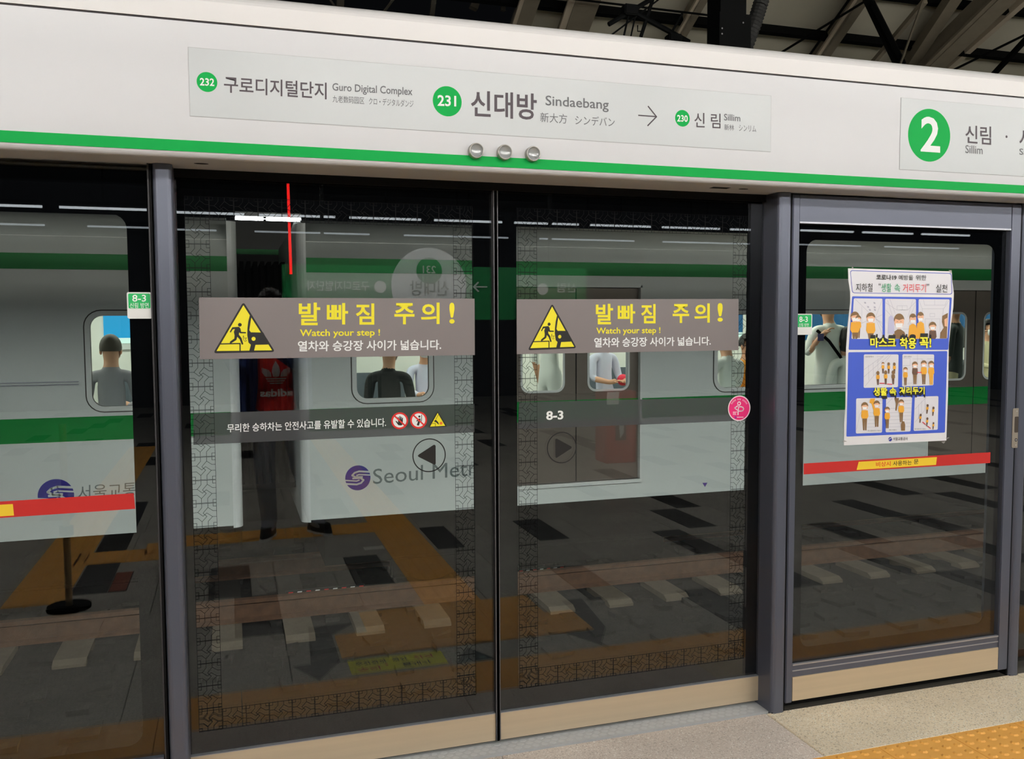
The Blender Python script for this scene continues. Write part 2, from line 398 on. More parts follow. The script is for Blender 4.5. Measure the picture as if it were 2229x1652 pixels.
# arrows, floor sticker, triangle mark (thin inlays on the stone)
def flat(name, label, cat, polys, m, z=.0012, group=None):
    mb = MB()
    for p in polys:
        n = len(p); mb.quads([(x, y, z) for x, y in p]+[(x, y, .0002) for x, y in p], [tuple(range(n))]+[(k, (k+1) % n, n+(k+1) % n, n+k) for k in range(n)], m)
    o = mb.build(name); tag(o, label, cat, group); return o
flat('floor_arrow', 'black arrow inlaid in the platform floor left of the yellow tactile block', 'arrow', [[(.44, 2.03), (.33, 2.225), (.23, 2.03), (.31, 2.03), (.34, 1.53), (.57, 1.53), (.44, 1.68)]], M_BLK)
flat('floor_arrow', 'black arrow inlaid in the platform floor right of the yellow tactile block', 'arrow', [[(1.54, 2.02), (1.64, 2.215), (1.76, 2.0), (1.82, 1.53), (1.70, 1.53), (1.68, 2.02)]], M_BLK)
st = thing('floor_sticker', 'yellow green safety sticker on the platform floor in front of the doors', 'sticker', (.68, 2.12, 0))
MB().box(.47, .90, 2.045, 2.205, .0002, .0014).build('sheet', mat('lime_yellow_vinyl', (255, 252, 10), .5), st)
def ft(mb, body, x0, x1, y0, y1, m, z=.0018, w=.02): text3(mb, body, (x0, y1, z), (x1, y1, z), (x1, y0, z), (x0, y0, z), m, w)
mb = MB(); ft(mb, '주의', .50, .60, 2.14, 2.185, M_RED); ft(mb, '틈새가', .70, .83, 2.14, 2.185, M_BLACK); ft(mb, ',', .625, .64, 2.13, 2.15, M_RED)
ft(mb, '승강장과', .50, .64, 2.07, 2.115, M_BLACK); ft(mb, '열차', .665, .735, 2.07, 2.115, M_BLACK); ft(mb, '간격', .765, .85, 2.07, 2.115, M_RED)
mb.build('lettering', None, st)
tm = thing('floor_triangle_mark', 'dark green warning triangle stuck on the floor beside the yellow green sticker', 'sticker', (1.03, 2.14, 0))
MB().quads([(.93, 2.225, .0012), (1.12, 2.225, .0012), (1.03, 2.045, .0012)], [(0, 1, 2)]).build('sheet', mat('dark_green_vinyl', (18, 44, 44), .6), tm)
mb = MB()
for cx_ in (.985, 1.065): mb.face([(cx_+.018*math.cos(t), 2.19+.018*math.sin(t), .0016) for t in [k*.5236 for k in range(12)]])
mb.build('pale_dots', mat('teal_print', (84, 110, 108), .6), tm)
gr = thing('drain_grate', 'small rusty drain grate set in the platform floor', 'grate', (-.65, .2, 0))
MB().box(-.70, -.60, 0.0, .42, .0005, .003).build('frame', M_SLOT, gr)
for i in range(10): MB().box(-.695, -.605, .015+i*.041, .035+i*.041, .003, .006).build('slat', mat('drain_slat', (170, 92, 66), .6), gr)

# track bed
bed = MB().box(-12, 22, 3.2, 12.4, -1.75, -1.5).build('track_bed', M_CONC); tag(bed, 'dark concrete floor under the tracks', None, None, 'structure')
edge = MB().box(-6, 16, 2.92, 3.08, -1.5, -.03).build('platform_edge', M_CONC); tag(edge, kind='structure')
random.seed(3)
bal = MB()
for i in range(72):
    for j in range(24):
        x = -11.5+i*.45+random.random()*.2; y = 3.4+j*.37+random.random()*.1; s = .10+.1*random.random(); z = -1.235
        vs = [(x+s*(random.random()*.4-.8)*(1 if k & 1 else -1), y+s*(random.random()*.4-.8)*(1 if k & 2 else -1), z+(.03+.03*random.random() if k & 4 else -.2)) for k in range(8)]
        bal.quads(vs, [(0,1,3,2),(4,6,7,5),(0,4,5,1),(1,5,7,3),(3,7,6,2),(2,6,4,0)])
bal.box(-12, 22, 3.3, 12.3, -1.5, -1.225)
tag(bal.build('ballast', M_BALL), 'dark crushed stone ballast between the tracks', 'ballast', None, 'stuff')
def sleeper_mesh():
    mb = MB(); a, b = (M_TIE, M_TIE_SHADE) if k else (M_TIE_SHADE, M_TIE_SHADE)
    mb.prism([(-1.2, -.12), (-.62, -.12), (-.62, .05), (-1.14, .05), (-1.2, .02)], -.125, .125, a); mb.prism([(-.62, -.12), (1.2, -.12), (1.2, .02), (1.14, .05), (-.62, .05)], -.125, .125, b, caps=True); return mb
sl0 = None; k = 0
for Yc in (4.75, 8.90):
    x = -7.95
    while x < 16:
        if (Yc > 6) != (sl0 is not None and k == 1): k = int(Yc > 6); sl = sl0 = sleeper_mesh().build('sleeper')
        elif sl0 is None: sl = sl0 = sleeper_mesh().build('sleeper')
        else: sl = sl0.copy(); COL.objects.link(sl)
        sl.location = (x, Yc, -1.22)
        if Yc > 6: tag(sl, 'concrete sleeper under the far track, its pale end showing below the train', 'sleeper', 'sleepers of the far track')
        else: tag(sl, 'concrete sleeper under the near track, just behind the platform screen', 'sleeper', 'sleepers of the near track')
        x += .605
for Yc, who in ((4.03, 'nearest rail, running just behind the screen doors'), (5.47, 'second rail of the near empty track'), (8.28, 'rusty rail running along the near side of the train'), (9.72, 'rail hidden under the far side of the train')):
    z = -1.17; c = Yc
    prof = [(c-.07, z), (c+.07, z), (c+.07, z+.015), (c+.012, z+.03), (c+.012, z+.15), (c+.037, z+.165), (c+.037, z+.20), (c-.037, z+.20), (c-.037, z+.165), (c-.012, z+.15), (c-.012, z+.03), (c-.07, z+.015)]
    tag(MB().prism(prof, -12, 22).build('rail', M_RUST), who, 'rail')

fl_ = thing('floor_label', 'small white label stuck on the platform floor left of the yellow guide path', 'sticker', (.9, .06, 0))
MB().box(.83, .965, .02, .10, .0002, .0016).build('sheet', mat('white_vinyl', (236, 234, 226), .5), fl_)
for xa, xb, lab in ((.46, 1.24, 'red and white striped marker board between the rails below the car gap'), (2.70, 3.40, 'red and white striped marker board between the rails right of the door meeting line')):
    t = thing('marker_board', lab, 'marker', ((xa+xb)/2, 8.86, -1.17)); MB().box(xa, xb, 8.85, 8.90, -1.20, -1.115).build('board', M_BLACK, t)
    n = 9; w = (xb-xa)/n
    for i in range(n):
        x = xa+i*w; MB().quads([(x, 8.848, -1.19), (x+w*.5, 8.848, -1.19), (x+w*.85, 8.848, -1.12), (x+w*.35, 8.848, -1.12), (x, 8.851, -1.19), (x+w*.5, 8.851, -1.19), (x+w*.85, 8.851, -1.12), (x+w*.35, 8.851, -1.12)],
            [(0,1,2,3), (7,6,5,4), (0,4,5,1), (1,5,6,2), (2,6,7,3), (3,7,4,0)]).build('stripe', M_PRINTW if i % 2 else M_RED, t)

# ================================================================== HEADER
hd = thing('screen_header', 'long white header box with a green line above the platform screen doors', 'header', (1, HEAD, 2.01))
X0, X1 = -3.2, 9.5
def strip(prof, m, name, **k):
    o = MB().prism(prof, X0, X1).build(name, m, hd, **k); return o
rc = []
for k in range(7):
    t = math.radians(180+90*k/6); rc.append((HEAD+.022+.022*math.cos(t), 2.012+.022+.022*math.sin(t)))
strip([(HEAD, 2.399)]+rc+[(3.06, 2.012), (3.06, 2.399)], M_WHITE, 'fascia', smooth=False)
strip([(HEAD+.004, 2.3985), (HEAD+.004, 2.4045), (3.0, 2.4045), (3.0, 2.3985)], M_SLOT, 'joint')
lid = [(HEAD-.001, 2.405), (3.06, 2.405), (3.06, 2.50), (2.86, 2.50)]
for k in range(1, 8):
    t = math.radians(90+78*k/7); lid.append((HEAD+.047+.048*math.cos(t), 2.452+.046*math.sin(t)))
strip(lid, M_LID, 'lid')
mb = MB().box(X0, X1, HEAD-.0012, HEAD, 2.029, 2.061); mb.build('green_stripe', M_GREEN, hd)
mb = MB(); mb.box(X0, X1, 2.985, 2.99, 1.985, 2.012); mb.build('inner_lip', M_GAP, hd)
for a, b, nm in (((438, 361), .022, 'soffit_hole'), ((1623, 420), .02, 'soffit_hole')):
    p = at(a[0], a[1], 2.86); mb = MB(); mb.face([(p.x+b*math.cos(t), 2.875+b*.55*math.sin(t), 2.0115) for t in [q*.5236 for q in range(12)]]); mb.build(nm, M_GAP, hd)
p = at(1572, 417, 2.86); MB().box(p.x-.035, p.x+.035, 2.86, 2.89, 2.0112, 2.0118).build('soffit_sensor', M_GAP, hd)
# lamps under the sign
for px_, py_, lab in ((1038.5, 326, 'leftmost of the three round metal domes below the station sign'), (1101, 329.5, 'middle one of the three round metal domes below the station sign'), (1163, 333, 'rightmost of the three round metal domes below the station sign')):
    c = at(px_+1, py_, HEAD-.03); t = thing('indicator_dome', lab, 'indicator', (c.x, HEAD, c.z))
    mb = MB(); r = .0245; n = 28
    rings = [(HEAD, r), (HEAD-.018, r), (HEAD-.022, r*.94), (HEAD-.021, r*.86)]
    vs = []; fs = []
    for (yy, rr) in rings:
        for k in range(n): vs.append((c.x+rr*math.cos(2*math.pi*k/n), yy, c.z+rr*math.sin(2*math.pi*k/n)))
    for i in range(len(rings)-1):
        for k in range(n): fs.append((i*n+k, i*n+(k+1) % n, (i+1)*n+(k+1) % n, (i+1)*n+k))
    mb.quads(vs, fs); mb.build('rim', mat('dull_metal_rim', (170, 166, 160), .35, metal=.5), t, smooth=True)
    mb = MB(); vs = []; fs = []
    for i in range(6):
        a = math.radians(15*i); rr = r*.88*math.cos(a)
        for k in range(n): vs.append((c.x+rr*math.cos(2*math.pi*k/n), HEAD-.021+.013*math.sin(a), c.z+rr*math.sin(2*math.pi*k/n)))
    for i in range(5):
        for k in range(n): fs.append((i*n+k, i*n+(k+1) % n, (i+1)*n+(k+1) % n, (i+1)*n+k))
    vs.append((c.x, HEAD-.021+.013, c.z))
    for k in range(n): fs.append((5*n+k, 5*n+(k+1) % n, 6*n))
    mb.quads(vs, fs); mb.build('lens', mat('frosted_lens', (176, 178, 178), .25, metal=.3), t, smooth=True)

# ---- station sign
S1, S2 = HEAD-.0016, HEAD-.0024
ss = thing('station_sign', 'long pale sign panel with the station name 231 and its neighbours', 'sign', (.9, HEAD, 2.23))
a = at(410, 103, S1); b = at(1677, 330, S1)
MB().box(a.x-.0015, b.x+.0015, S1+.0006, HEAD, b.z-.0015, a.z+.0015).build('edge', M_SIGNEDGE, ss)
MB().box(a.x, b.x, S1, HEAD, b.z, a.z).build('panel', M_SIGN, ss)
for cx_, cy_, r in ((450.5, 178.5, 22.5), (973.5, 220.5, 31.5), (1485.5, 257.5, 16)):
    mb = MB(); pxdisc(mb, cx_, cy_, r, S1-.0003, M_GREEN); mb.build('line_roundel', None, ss)
TPAR = ss
T = lambda body, q, m, w=0.0: tpart(TPAR, body, q, S2, m, w)
def R(x0, y0, x1, y1, sl=0): return [(x0, y0), (x1, y0+sl), (x1, y1), (x0, y1-sl)]
T('232', [(435, 169.5), (466.5, 171), (466.5, 187.5), (435, 186)], M_PRINTW, .02)
T('231', [(952.5, 206.5), (993, 208.5), (993, 232), (952.5, 230.5)], M_PRINTW, .02)
T('230', [(1474, 250), (1497, 251), (1497, 265.5), (1474, 264.5)], M_PRINTW, .02)
T('구로디지털단지', [(487.5, 165), (711, 180), (711, 216.5), (487.5, 201)], M_INK, .012)
T('Guro Digital Complex', [(723.5, 180.5), (898, 190.5), (898, 212.5), (723.5, 202)], M_INK2, .012)
T('九老数码园区', [(724, 207.5), (793, 211.5), (793, 227), (724, 222.5)], M_INK2)
T('クロ・デジタルダンジ', [(803, 212), (900, 218), (900, 234), (803, 227.5)], M_INK2)
T('신대방', [(1025, 196.5), (1168.5, 204), (1168.5, 261.5), (1025, 253.5)], M_INK, .016)
T('Sindaebang', [(1187.5, 207.5), (1325, 217), (1325, 244.5), (1187.5, 236)], M_INK2, .01)
T('新大方', [(1176, 244.5), (1234.5, 248.5), (1234.5, 269.5), (1176, 265.5)], M_INK2)
T('シンデバン', [(1252, 250.5), (1338, 256), (1338, 276), (1252, 271)], M_INK2)
T('신', R(1511.5, 245, 1534, 277.5, 1), M_INK, .006); T('림', R(1547.5, 246.5, 1568.5, 279.5, 1), M_INK, .006)
T('Sillim', [(1576, 247.5), (1611.5, 250), (1611.5, 264.5), (1576, 262)], M_INK2, .01)
T('新林', [(1576.5, 270), (1598, 271.5), (1598, 284.5), (1576.5, 283)], M_INK2)
T('シンリム', [(1608.5, 271.5), (1646, 274), (1646, 287.5), (1608.5, 285)], M_INK2)
mb = MB(); pxline(mb, [(1390, 251), (1428, 253.8)], .0042, S2, M_INK); pxline(mb, [(1411, 231.5), (1429, 254), (1410, 273.5)], .0045, S2-.0002, M_INK)
mb.build('direction_arrow', None, ss)
# ---- route sign at the right
rs = thing('route_sign', 'pale route sign with the big green number 2 at the right end of the header', 'sign', (2.8, HEAD, 2.23))
a = at(1962, 213, S1); b = at(1958.5, 368, S1)
MB().box(a.x-.0015, 4.6, S1+.0006, HEAD, b.z-.0015, a.z+.0015).build('edge', M_SIGNEDGE, rs)
MB().box(a.x, 4.6, S1, HEAD, b.z, a.z).build('panel', M_SIGN, rs)
mb = MB(); pxdisc(mb, 2022.5, 294.5, 46, S1-.0003, M_GREEN, n=56); mb.build('line_roundel', None, rs)
TPAR = rs
T('2', [(2005, 252.5), (2046, 256), (2046.5, 332.5), (2004, 329.5)], M_PRINTW, .02)
T('신림', [(2101.5, 272.5), (2157.5, 275.5), (2157.5, 315.5), (2101.5, 311)], M_INK, .01)
T('Sillim', [(2101.5, 315.5), (2139, 318), (2139, 336), (2101.5, 333)], M_INK2, .008)
T('사당', [(2219, 280), (2277, 283), (2277, 324), (2219, 320)], M_INK, .01)
T('Sadang', [(2219, 323), (2275, 327), (2275, 345), (2219, 341)], M_INK2, .008)
mb = MB(); pxdisc(mb, 2191, 297.5, 2.2, S2, M_INK); mb.build('dot', None, rs)

# ================================================================== POSTS
def post(label, x0, x1, yf, yb, round_right=False, cut=False):
    t = thing('door_post', label, 'post', ((x0+x1)/2, yf, 0)); r = .016
    prof = [(x0, yb)]
    for cxx, a0 in ((x0+r, 180), (x1-r, 270)):
        for k in range(5):
            tt = math.radians(a0+90*k/4); prof.append((cxx+r*math.cos(tt), yf+r+r*math.sin(tt)))
    prof.append((x1, yb)); n = len(prof); z0, z1 = 0.0, 2.011
    mb = MB(); mb.quads([(x, y, z0) for x, y in prof]+[(x, y, z1) for x, y in prof], [(k, (k+1) % n, n+(k+1) % n, n+k) for k in range(n)]+[tuple(range(n-1, -1, -1)), tuple(range(n, 2*n))])
    mb.build('column', M_POST, t)
    MB().box(x0+.004, x1-.004, yf+.003, yb, 0, .004).build('foot_plate', M_GAP, t)
    return t
p1 = post('grey metal post left of the sliding doors', -.212, -.155, POSTY, 3.06)
p2 = post('grey metal post between the sliding doors and the emergency door', 1.975, 2.035, POSTY, 3.06)
p3 = post('grey metal post at the right edge of the picture', 3.158, 3.21, POSTY, 3.06)
for t, xx in ((p1, -.219), (p2, 2.0375), (p3, 3.1545)):
    MB().box(xx-.003, xx+.003, POSTY+.012, 3.0, 0.0, 2.011).build('seal', M_GAP, t)
MB().box(-.2265, -.2222, POSTY+.006, 3.0, 0.0, 2.011).build('edge_trim', M_POSTD, p1)

# ================================================================== SLIDING DOORS
def lattice_cell(mb, x, z, w, h, lw=.0012, Y=LEAF-.0012):
    def ln(pts):
        P = [Vector((x+u*w, Y, z+v*h)) for u, v in pts]
        for a, b in zip(P, P[1:]):
            d = (b-a).normalized(); n = Vector((-d.z, 0, d.x))*lw/2; e = d*lw*.4
            mb.face([a-e+n, b+e+n, b+e-n, a-e-n])
    ln([(0, 0), (1, 0), (1, 1), (0, 1), (0, 0)]); q = .14
    for (a, b) in ((0, 0), (1, 0), (0, 1), (1, 1)):
        sx = 1 if a == 0 else -1; sz = 1 if b == 0 else -1
        ln([(a+sx*q, b), (a+sx*q, b+sz*q), (a, b+sz*q)])
    ln([(.37, 1), (.37, .82), (.2, .62), (0, .62)]); ln([(.2, .62), (.42, .44), (.58, .58), (.82, .40), (1, .40)])
    ln([(.63, 1), (.63, .82), (.85, .66), (1, .66)]); ln([(.63, .82), (.42, .58), (.58, .42), (.37, .2), (.37, 0)])
    ln([(.37, .2), (.2, .36), (0, .36)]); ln([(.82, .40), (.63, .2), (.63, 0)])
def leaf(label, x0, x1, gx0, gx1, cols, meet):
    t = thing('sliding_door', label, 'door', ((x0+x1)/2, LEAF, 0))
    z0, z1 = .017, 2.0
    MB().box(x0, x1, LEAF, LEAF+.01, .118, z1).build('glass_pane', M_GLASS, t)
    mb = MB(); Y0, Y1 = LEAF+.0106, LEAF+.014
    mb.box(x0, gx0, Y0, Y1, .118, z1); mb.box(gx1, x1, Y0, Y1, .118, z1); mb.box(gx0, gx1, Y0, Y1, 1.932, z1); mb.box(gx0, gx1, Y0, Y1, .118, .193)
    mb.build('black_border', M_FRIT, t)
    mb = MB(); mb.box(x0, x1, LEAF-.006, LEAF+.02, z0, .1175, M_STEELKICK); mb.box(x0, x1, LEAF-.0075, LEAF+.012, .1165, .1185, M_EDGE)
    mb.build('kick_plate', None, t)
    mb = MB(); xm = x1 if meet > 0 else x0
    a, b = (x1-.002, x1+.0125) if meet > 0 else (x0-.0125, x0+.002)
    mb.box(a, b, LEAF-.012, LEAF+.03, z0, 1.985, M_POSTD)
    c = x1+.0005 if meet > 0 else x0-.0005; mb.box(c-.0012, c+.0012, LEAF-.0135, LEAF-.012, z0, 1.985, M_EDGED)
    mb.build('meeting_stile', None, t)
    mb = MB()
    for cx0, cx1 in cols:
        k = 0; zz = 1.857-.0755
        while zz > .19: lattice_cell(mb, cx0, zz, cx1-cx0, .0735); zz -= .0755
    cx = cols[0][0]; w = .0745
    while cx+w*.5 < cols[-1][1]:
        ww = min(w-.002, cols[-1][1]-cx)
        lattice_cell(mb, cx, 1.857, ww, .073); lattice_cell(mb, cx, .195, ww, .068); cx += w
    o = mb.build('lattice_print', M_LAT, t); return t
LL = leaf('left glass sliding door leaf with a black lattice border', -.155, .884, -.128, .812, [(-.127, -.055), (.742, .811)], 1)
RL = leaf('right glass sliding door leaf with the 8-3 mark', .898, 1.975, .974, 1.912, [(.976, 1.046), (1.842, 1.911)], -1)
# play-shaped direction marks, printed
for t, c, r, tri, nm in ((LL, (934, 991), 36.3, [(840+x/10.325, 880+y/10.325) for x, y in ((716, 1155), (740, 1128), (1062, 918), (1090, 908), (1118, 930), (1120, 1335), (1100, 1360), (1070, 1350), (735, 1182))], 'arrow_mark'),
                         (RL, (1222.7, 974.3), 32.3, [(1060+x/3.278, 800+y/3.278) for x, y in ((488, 515), (494, 507), (500, 508), (601, 563), (605, 570), (601, 577), (500, 643), (493, 645), (489, 638))], 'arrow_mark')):
    mb = MB(); pxdisc(mb, c[0], c[1], r, LEAF-.0014, None, rin=.935, n=56); pxpoly(mb, tri, LEAF-.0014); mb.build(nm, M_BLACK, t)
# grey film bands behind the glass
FB = LEAF-.0006
Z8 = (380, 750, 2.933); ZA = (1060, 800, 3.278)
gb = thing('safety_band', 'smoky grey band with white Korean safety text across the left door leaf', 'sticker', (.35, LEAF, .9))
mb = MB(); pxpoly(mb, [(421, 900.5), (1033, 878.5), (1033, 941), (421, 968.3)], FB); mb.build('film', M_BAND, gb)
mb = MB(); pxtext(mb, '무리한 승하차는 안전사고를 유발할 수 있습니다.', [(335, 507), (1350, 468), (1350, 524), (335, 561)], LEAF-.0022, M_PRINTW, .012, Z8); mb.build('lettering', None, gb)
mb = MB(); Zp = (840, 880, 10.325)
def zp(pts, z): return [(z[0]+x/z[2], z[1]+y/z[2]) for x, y in pts]
Yi, Yj, Yk = LEAF-.002, LEAF-.0024, LEAF-.0028
for cx_, cy_ in ((310, 370), (735, 355)):
    c = zp([(cx_, cy_)], Zp)[0]; pxdisc(mb, c[0], c[1], 18.4, Yi, M_RED); pxdisc(mb, c[0], c[1], 14.6, Yj, M_PRINTW)
pxpoly(mb, zp([(280, 470), (215, 380), (232, 372), (275, 410), (268, 290), (285, 285), (300, 340), (305, 262), (322, 262), (325, 345), (335, 280), (352, 280), (352, 350), (365, 300), (383, 300), (380, 440), (350, 475)], Zp), Yj-.0003, M_BLACK)
c = zp([(752, 275)], Zp)[0]; pxdisc(mb, c[0], c[1], 2.3, Yj-.0003, M_BLACK)
pxpoly(mb, zp([(740, 320), (775, 318), (782, 370), (765, 400), (742, 480), (692, 470), (715, 405), (725, 370), (690, 390), (685, 370)], Zp), Yj-.0003, M_BLACK)
pxline(mb, zp([(802, 235), (800, 380)], Zp), .002, Yj-.0003, M_BLACK)
for cx_, cy_ in ((310, 370), (735, 355)): pxline(mb, zp([(cx_-105, cy_-100), (cx_+110, cy_+100)], Zp), .0052, Yk, M_RED)
pxpoly(mb, zp([(1163, 148), (1370, 500), (955, 520)], Zp), Yi, M_BLACK); pxpoly(mb, zp([(1163, 195), (1333, 483), (992, 502)], Zp), Yj, M_YEL)
pxpoly(mb, zp([(1085, 375), (1120, 345), (1170, 395), (1195, 450), (1180, 452), (1130, 405), (1090, 390)], Zp), Yk, M_BLACK)
pxline(mb, zp([(1040, 432), (1110, 430), (1115, 495)], Zp), .0014, Yk, M_BLACK); pxline(mb, zp([(1180, 235), (1120, 340)], Zp), .0014, Yk, M_BLACK)
c = zp([(1240, 425)], Zp)[0]; pxdisc(mb, c[0], c[1], 3.2, Yk, mat('orange_print', (236, 120, 40), .5))
mb.build('pictograms', None, gb)
g2 = thing('number_band', 'smoky grey band marked 8-3 across the right door leaf', 'sticker', (1.45, LEAF, .9))
mb = MB(); pxpoly(mb, [(1130.5, 875.5), (1624.4, 864), (1624.4, 915.4), (1126.7, 934.3)], FB); mb.build('film', M_BAND, g2)
mb = MB(); pxtext(mb, '8-3', [(423, 311), (545, 306), (545, 370), (423, 375)], LEAF-.0022, M_PRINTW, .03, ZA); mb.build('lettering', None, g2)

# ---- warning banners
ZT = (440, 650, 8.573)
AP = [(770, 80), (230, 980), (1340, 960)]
def banner(label, quad, conv, chars, watch, kor):
    t = thing('warning_banner', label, 'banner', tuple(at(sum(q[0] for q in quad)/4, sum(q[1] for q in quad)/4, LEAF)))
    mb = MB(); q = [at(x, y, LEAF-.003) for x, y in quad]; n = 4
    mb.quads(q+[v+Vector((0, .0016, 0)) for v in q], [(0,1,2,3),(7,6,5,4)]+[(k, (k+1) % 4, 4+(k+1) % 4, 4+k) for k in range(4)]); mb.build('sheet', M_BANNER, t)
    Ya, Yb, Yc = LEAF-.0036, LEAF-.0040, LEAF-.0044; mb = MB(); C = lambda pts: [conv(*p) for p in pts]
    def rounded(pts, r):
        out = []; n = len(pts)
        for i, p in enumerate(pts):
            a = Vector(pts[i-1])-Vector(p); b = Vector(pts[(i+1) % n])-Vector(p); p = Vector(p); a.normalize(); b.normalize()
            for k in range(6):
                s = k/5; out.append(tuple(p+a*r*(1-s)**2+b*r*s**2))
        return out
    pxpoly(mb, C(rounded([(770, 55), (205, 1020), (1365, 995)], 70)), Ya, M_BLACK); pxpoly(mb, C(rounded([(770, 122), (268, 978), (1306, 964)], 12)), Yb, M_YEL)
    # train front, platform line, person
    pxpoly(mb, C([(893, 300), (918, 350), (905, 430), (880, 590), (910, 628), (1085, 632), (1140, 630), (1262, 855), (995, 862), (968, 975), (880, 975), (910, 860), (865, 820), (842, 680), (845, 560), (860, 430)]), Yc, M_BLACK)
    pxpoly(mb, C([(945+38*math.cos(a)+15, 750+38*math.sin(a)) for a in [k*.3927 for k in range(16)]][::-1]), Yc-.0004, M_YEL)
    pxline(mb, C([(345, 845), (708, 838), (708, 968)]), .0036, Yc, M_BLACK)
    pxpoly(mb, C([(704+35*math.cos(a), 488+34*math.sin(a)) for a in [k*.3927 for k in range(16)]][::-1]), Yc, M_BLACK)
    pxpoly(mb, C([(562, 535), (690, 526), (715, 560), (728, 620), (818, 625), (818, 648), (712, 648), (692, 630), (685, 670), (735, 735), (770, 850), (740, 860), (700, 760), (655, 710), (640, 770), (545, 832), (515, 830), (522, 800), (600, 745), (605, 690), (592, 620), (612, 565), (570, 575), (535, 632), (515, 622)]), Yc, M_BLACK)
    pxline(mb, C([(770, 690), (785, 740), (830, 730), (805, 765), (830, 785), (800, 800), (775, 775), (762, 735), (770, 690)]), .0012, Yc, M_BLACK)
    mb.build('warning_triangle', None, t)
    mb = MB()
    for ch, q, w in chars: pxtext(mb, ch, q, Ya, M_YEL, .022)
    mb.build('lettering', None, t)
    tpart(t, 'Watch your step !', watch, Ya, M_YEL, .018); tpart(t, '열차와 승강장 사이가 넓습니다.', kor, Ya, M_PRINTW, .018)
Z4 = (380, 350, 2.933); Z5 = (1060, 350, 3.278)
def bx4(z, x0, y0, x1, y1): return zp([(x0, y0), (x1, y0), (x1, y1), (x0, y1)], z)
c1 = lambda x, y: (440+x/8.573, 650+y/8.573)
banner('mauve grey step warning banner on the left door leaf', [(432.8, 647.3), (1033, 650), (1033.6, 772.8), (435.2, 782.3)], c1,
    [(c, bx4(Z4, *b), 0) for c, b in (('발', (793, 905, 930, 1050)), ('빠', (972, 908, 1108, 1045)), ('짐', (1157, 910, 1275, 1046)), ('주', (1403, 908, 1532, 1044)), ('의', (1573, 905, 1692, 1042)), ('!', (1754, 905, 1788, 1040)))],
    zp([(800, 1076), (1312, 1074), (1312, 1128), (800, 1134)], Z4), zp([(787, 1150), (1702, 1142), (1702, 1206), (787, 1218)], Z4))
A3 = Matrix(((770, 80, 1), (230, 980, 1), (1340, 960, 1))).inverted()
bx_ = A3 @ Vector((465, 298, 633)); by_ = A3 @ Vector((1025, 1338, 1325))
c2 = lambda x, y: (1060+(bx_[0]*x+bx_[1]*y+bx_[2])/3.278, 350+(by_[0]*x+by_[1]*y+by_[2])/3.278)
banner('mauve grey step warning banner on the right door leaf', [(1124.7, 651.4), (1607.6, 650.5), (1607.6, 762.2), (1125, 771)], c2,
    [(c, bx4(Z5, *b), 0) for c, b in (('발', (777, 1020, 900, 1167)), ('빠', (933, 1022, 1058, 1160)), ('짐', (1100, 1022, 1203, 1160)), ('주', (1325, 1022, 1443, 1157)), ('의', (1480, 1017, 1590, 1155)), ('!', (1645, 1014, 1683, 1148)))],
    zp([(780, 1190), (1238, 1186), (1238, 1242), (780, 1248)], Z5), zp([(765, 1262), (1597, 1254), (1597, 1316), (765, 1332)], Z5))

# ---- pink round sticker
pk = thing('pink_sticker', 'round pink sticker with a white letter figure on the right door leaf', 'sticker', tuple(at(1609, 888.5, LEAF)))
Zk = (1500, 840, 10.13); M_PINK = mat('hot_pink_vinyl', (238, 40, 122), .45); M_PW = mat('pink_white_print', (250, 222, 232), .5)
mb = MB(); pxdisc(mb, 1609, 888.6, 24.4, LEAF-.0032, M_PW, n=48); pxdisc(mb, 1609, 888.6, 22.3, LEAF-.0036, M_PINK, n=48); mb.build('sheet', None, pk)
mb = MB(); Yq = LEAF-.004
c = zp([(1102, 388)], Zk)[0]; pxdisc(mb, c[0], c[1], 4.1, Yq, None, rin=.5)
pxline(mb, zp([(1068, 440), (1003, 487), (1068, 535)], Zk), .0042, Yq)
pxline(mb, zp([(1078, 635), (1085, 540), (1092, 460), (1150, 458), (1190, 475), (1203, 505), (1185, 545), (1150, 556), (1095, 556)], Zk), .0044, Yq)
for k in range(15):
    if k in (5, 9): continue
    a = math.radians(150-120*k/14); p0 = (1104+205*math.cos(a), 488-208*math.sin(a)); pxline(mb, zp([p0, (1104+180*math.cos(a), 488-183*math.sin(a))], Zk), .0022, Yq)
pxline(mb, zp([(968, 575), (1060, 575)], Zk), .0022, Yq); pxline(mb, zp([(968, 600), (1030, 600)], Zk), .0022, Yq); pxline(mb, zp([(968, 628), (1035, 628)], Zk), .0022, Yq)
pxline(mb, zp([(1062, 690), (1195, 688)], Zk), .0026, Yq); mb.build('lettering', M_PW, pk)
mb = MB(); c = zp([(1025, 692)], Zk)[0]; pxdisc(mb, c[0], c[1], 2.5, Yq); mb.build('purple_dot', mat('purple_print', (160, 40, 140), .5), pk)
mb = MB(); pxpoly(mb, [(1529, 1051), (1540, 1050.5), (1534.5, 1060)], LEAF-.0032); o = mb.build('tiny_sticker', mat('violet_vinyl', (70, 54, 120), .5)); tag(o, 'tiny violet triangle sticker low on the right door leaf', 'sticker')
pt = thing('paper_tab', 'small translucent paper tab stuck at the top of the 8-3 band', 'tape', tuple(at(1334, 867, LEAF)))
mb = MB(); pxpoly(mb, zp([(858, 175), (942, 172), (940, 262), (853, 265)], ZA), LEAF-.003); mb.build('sheet', film('clear_tape', (150, 155, 150), .25), pt)

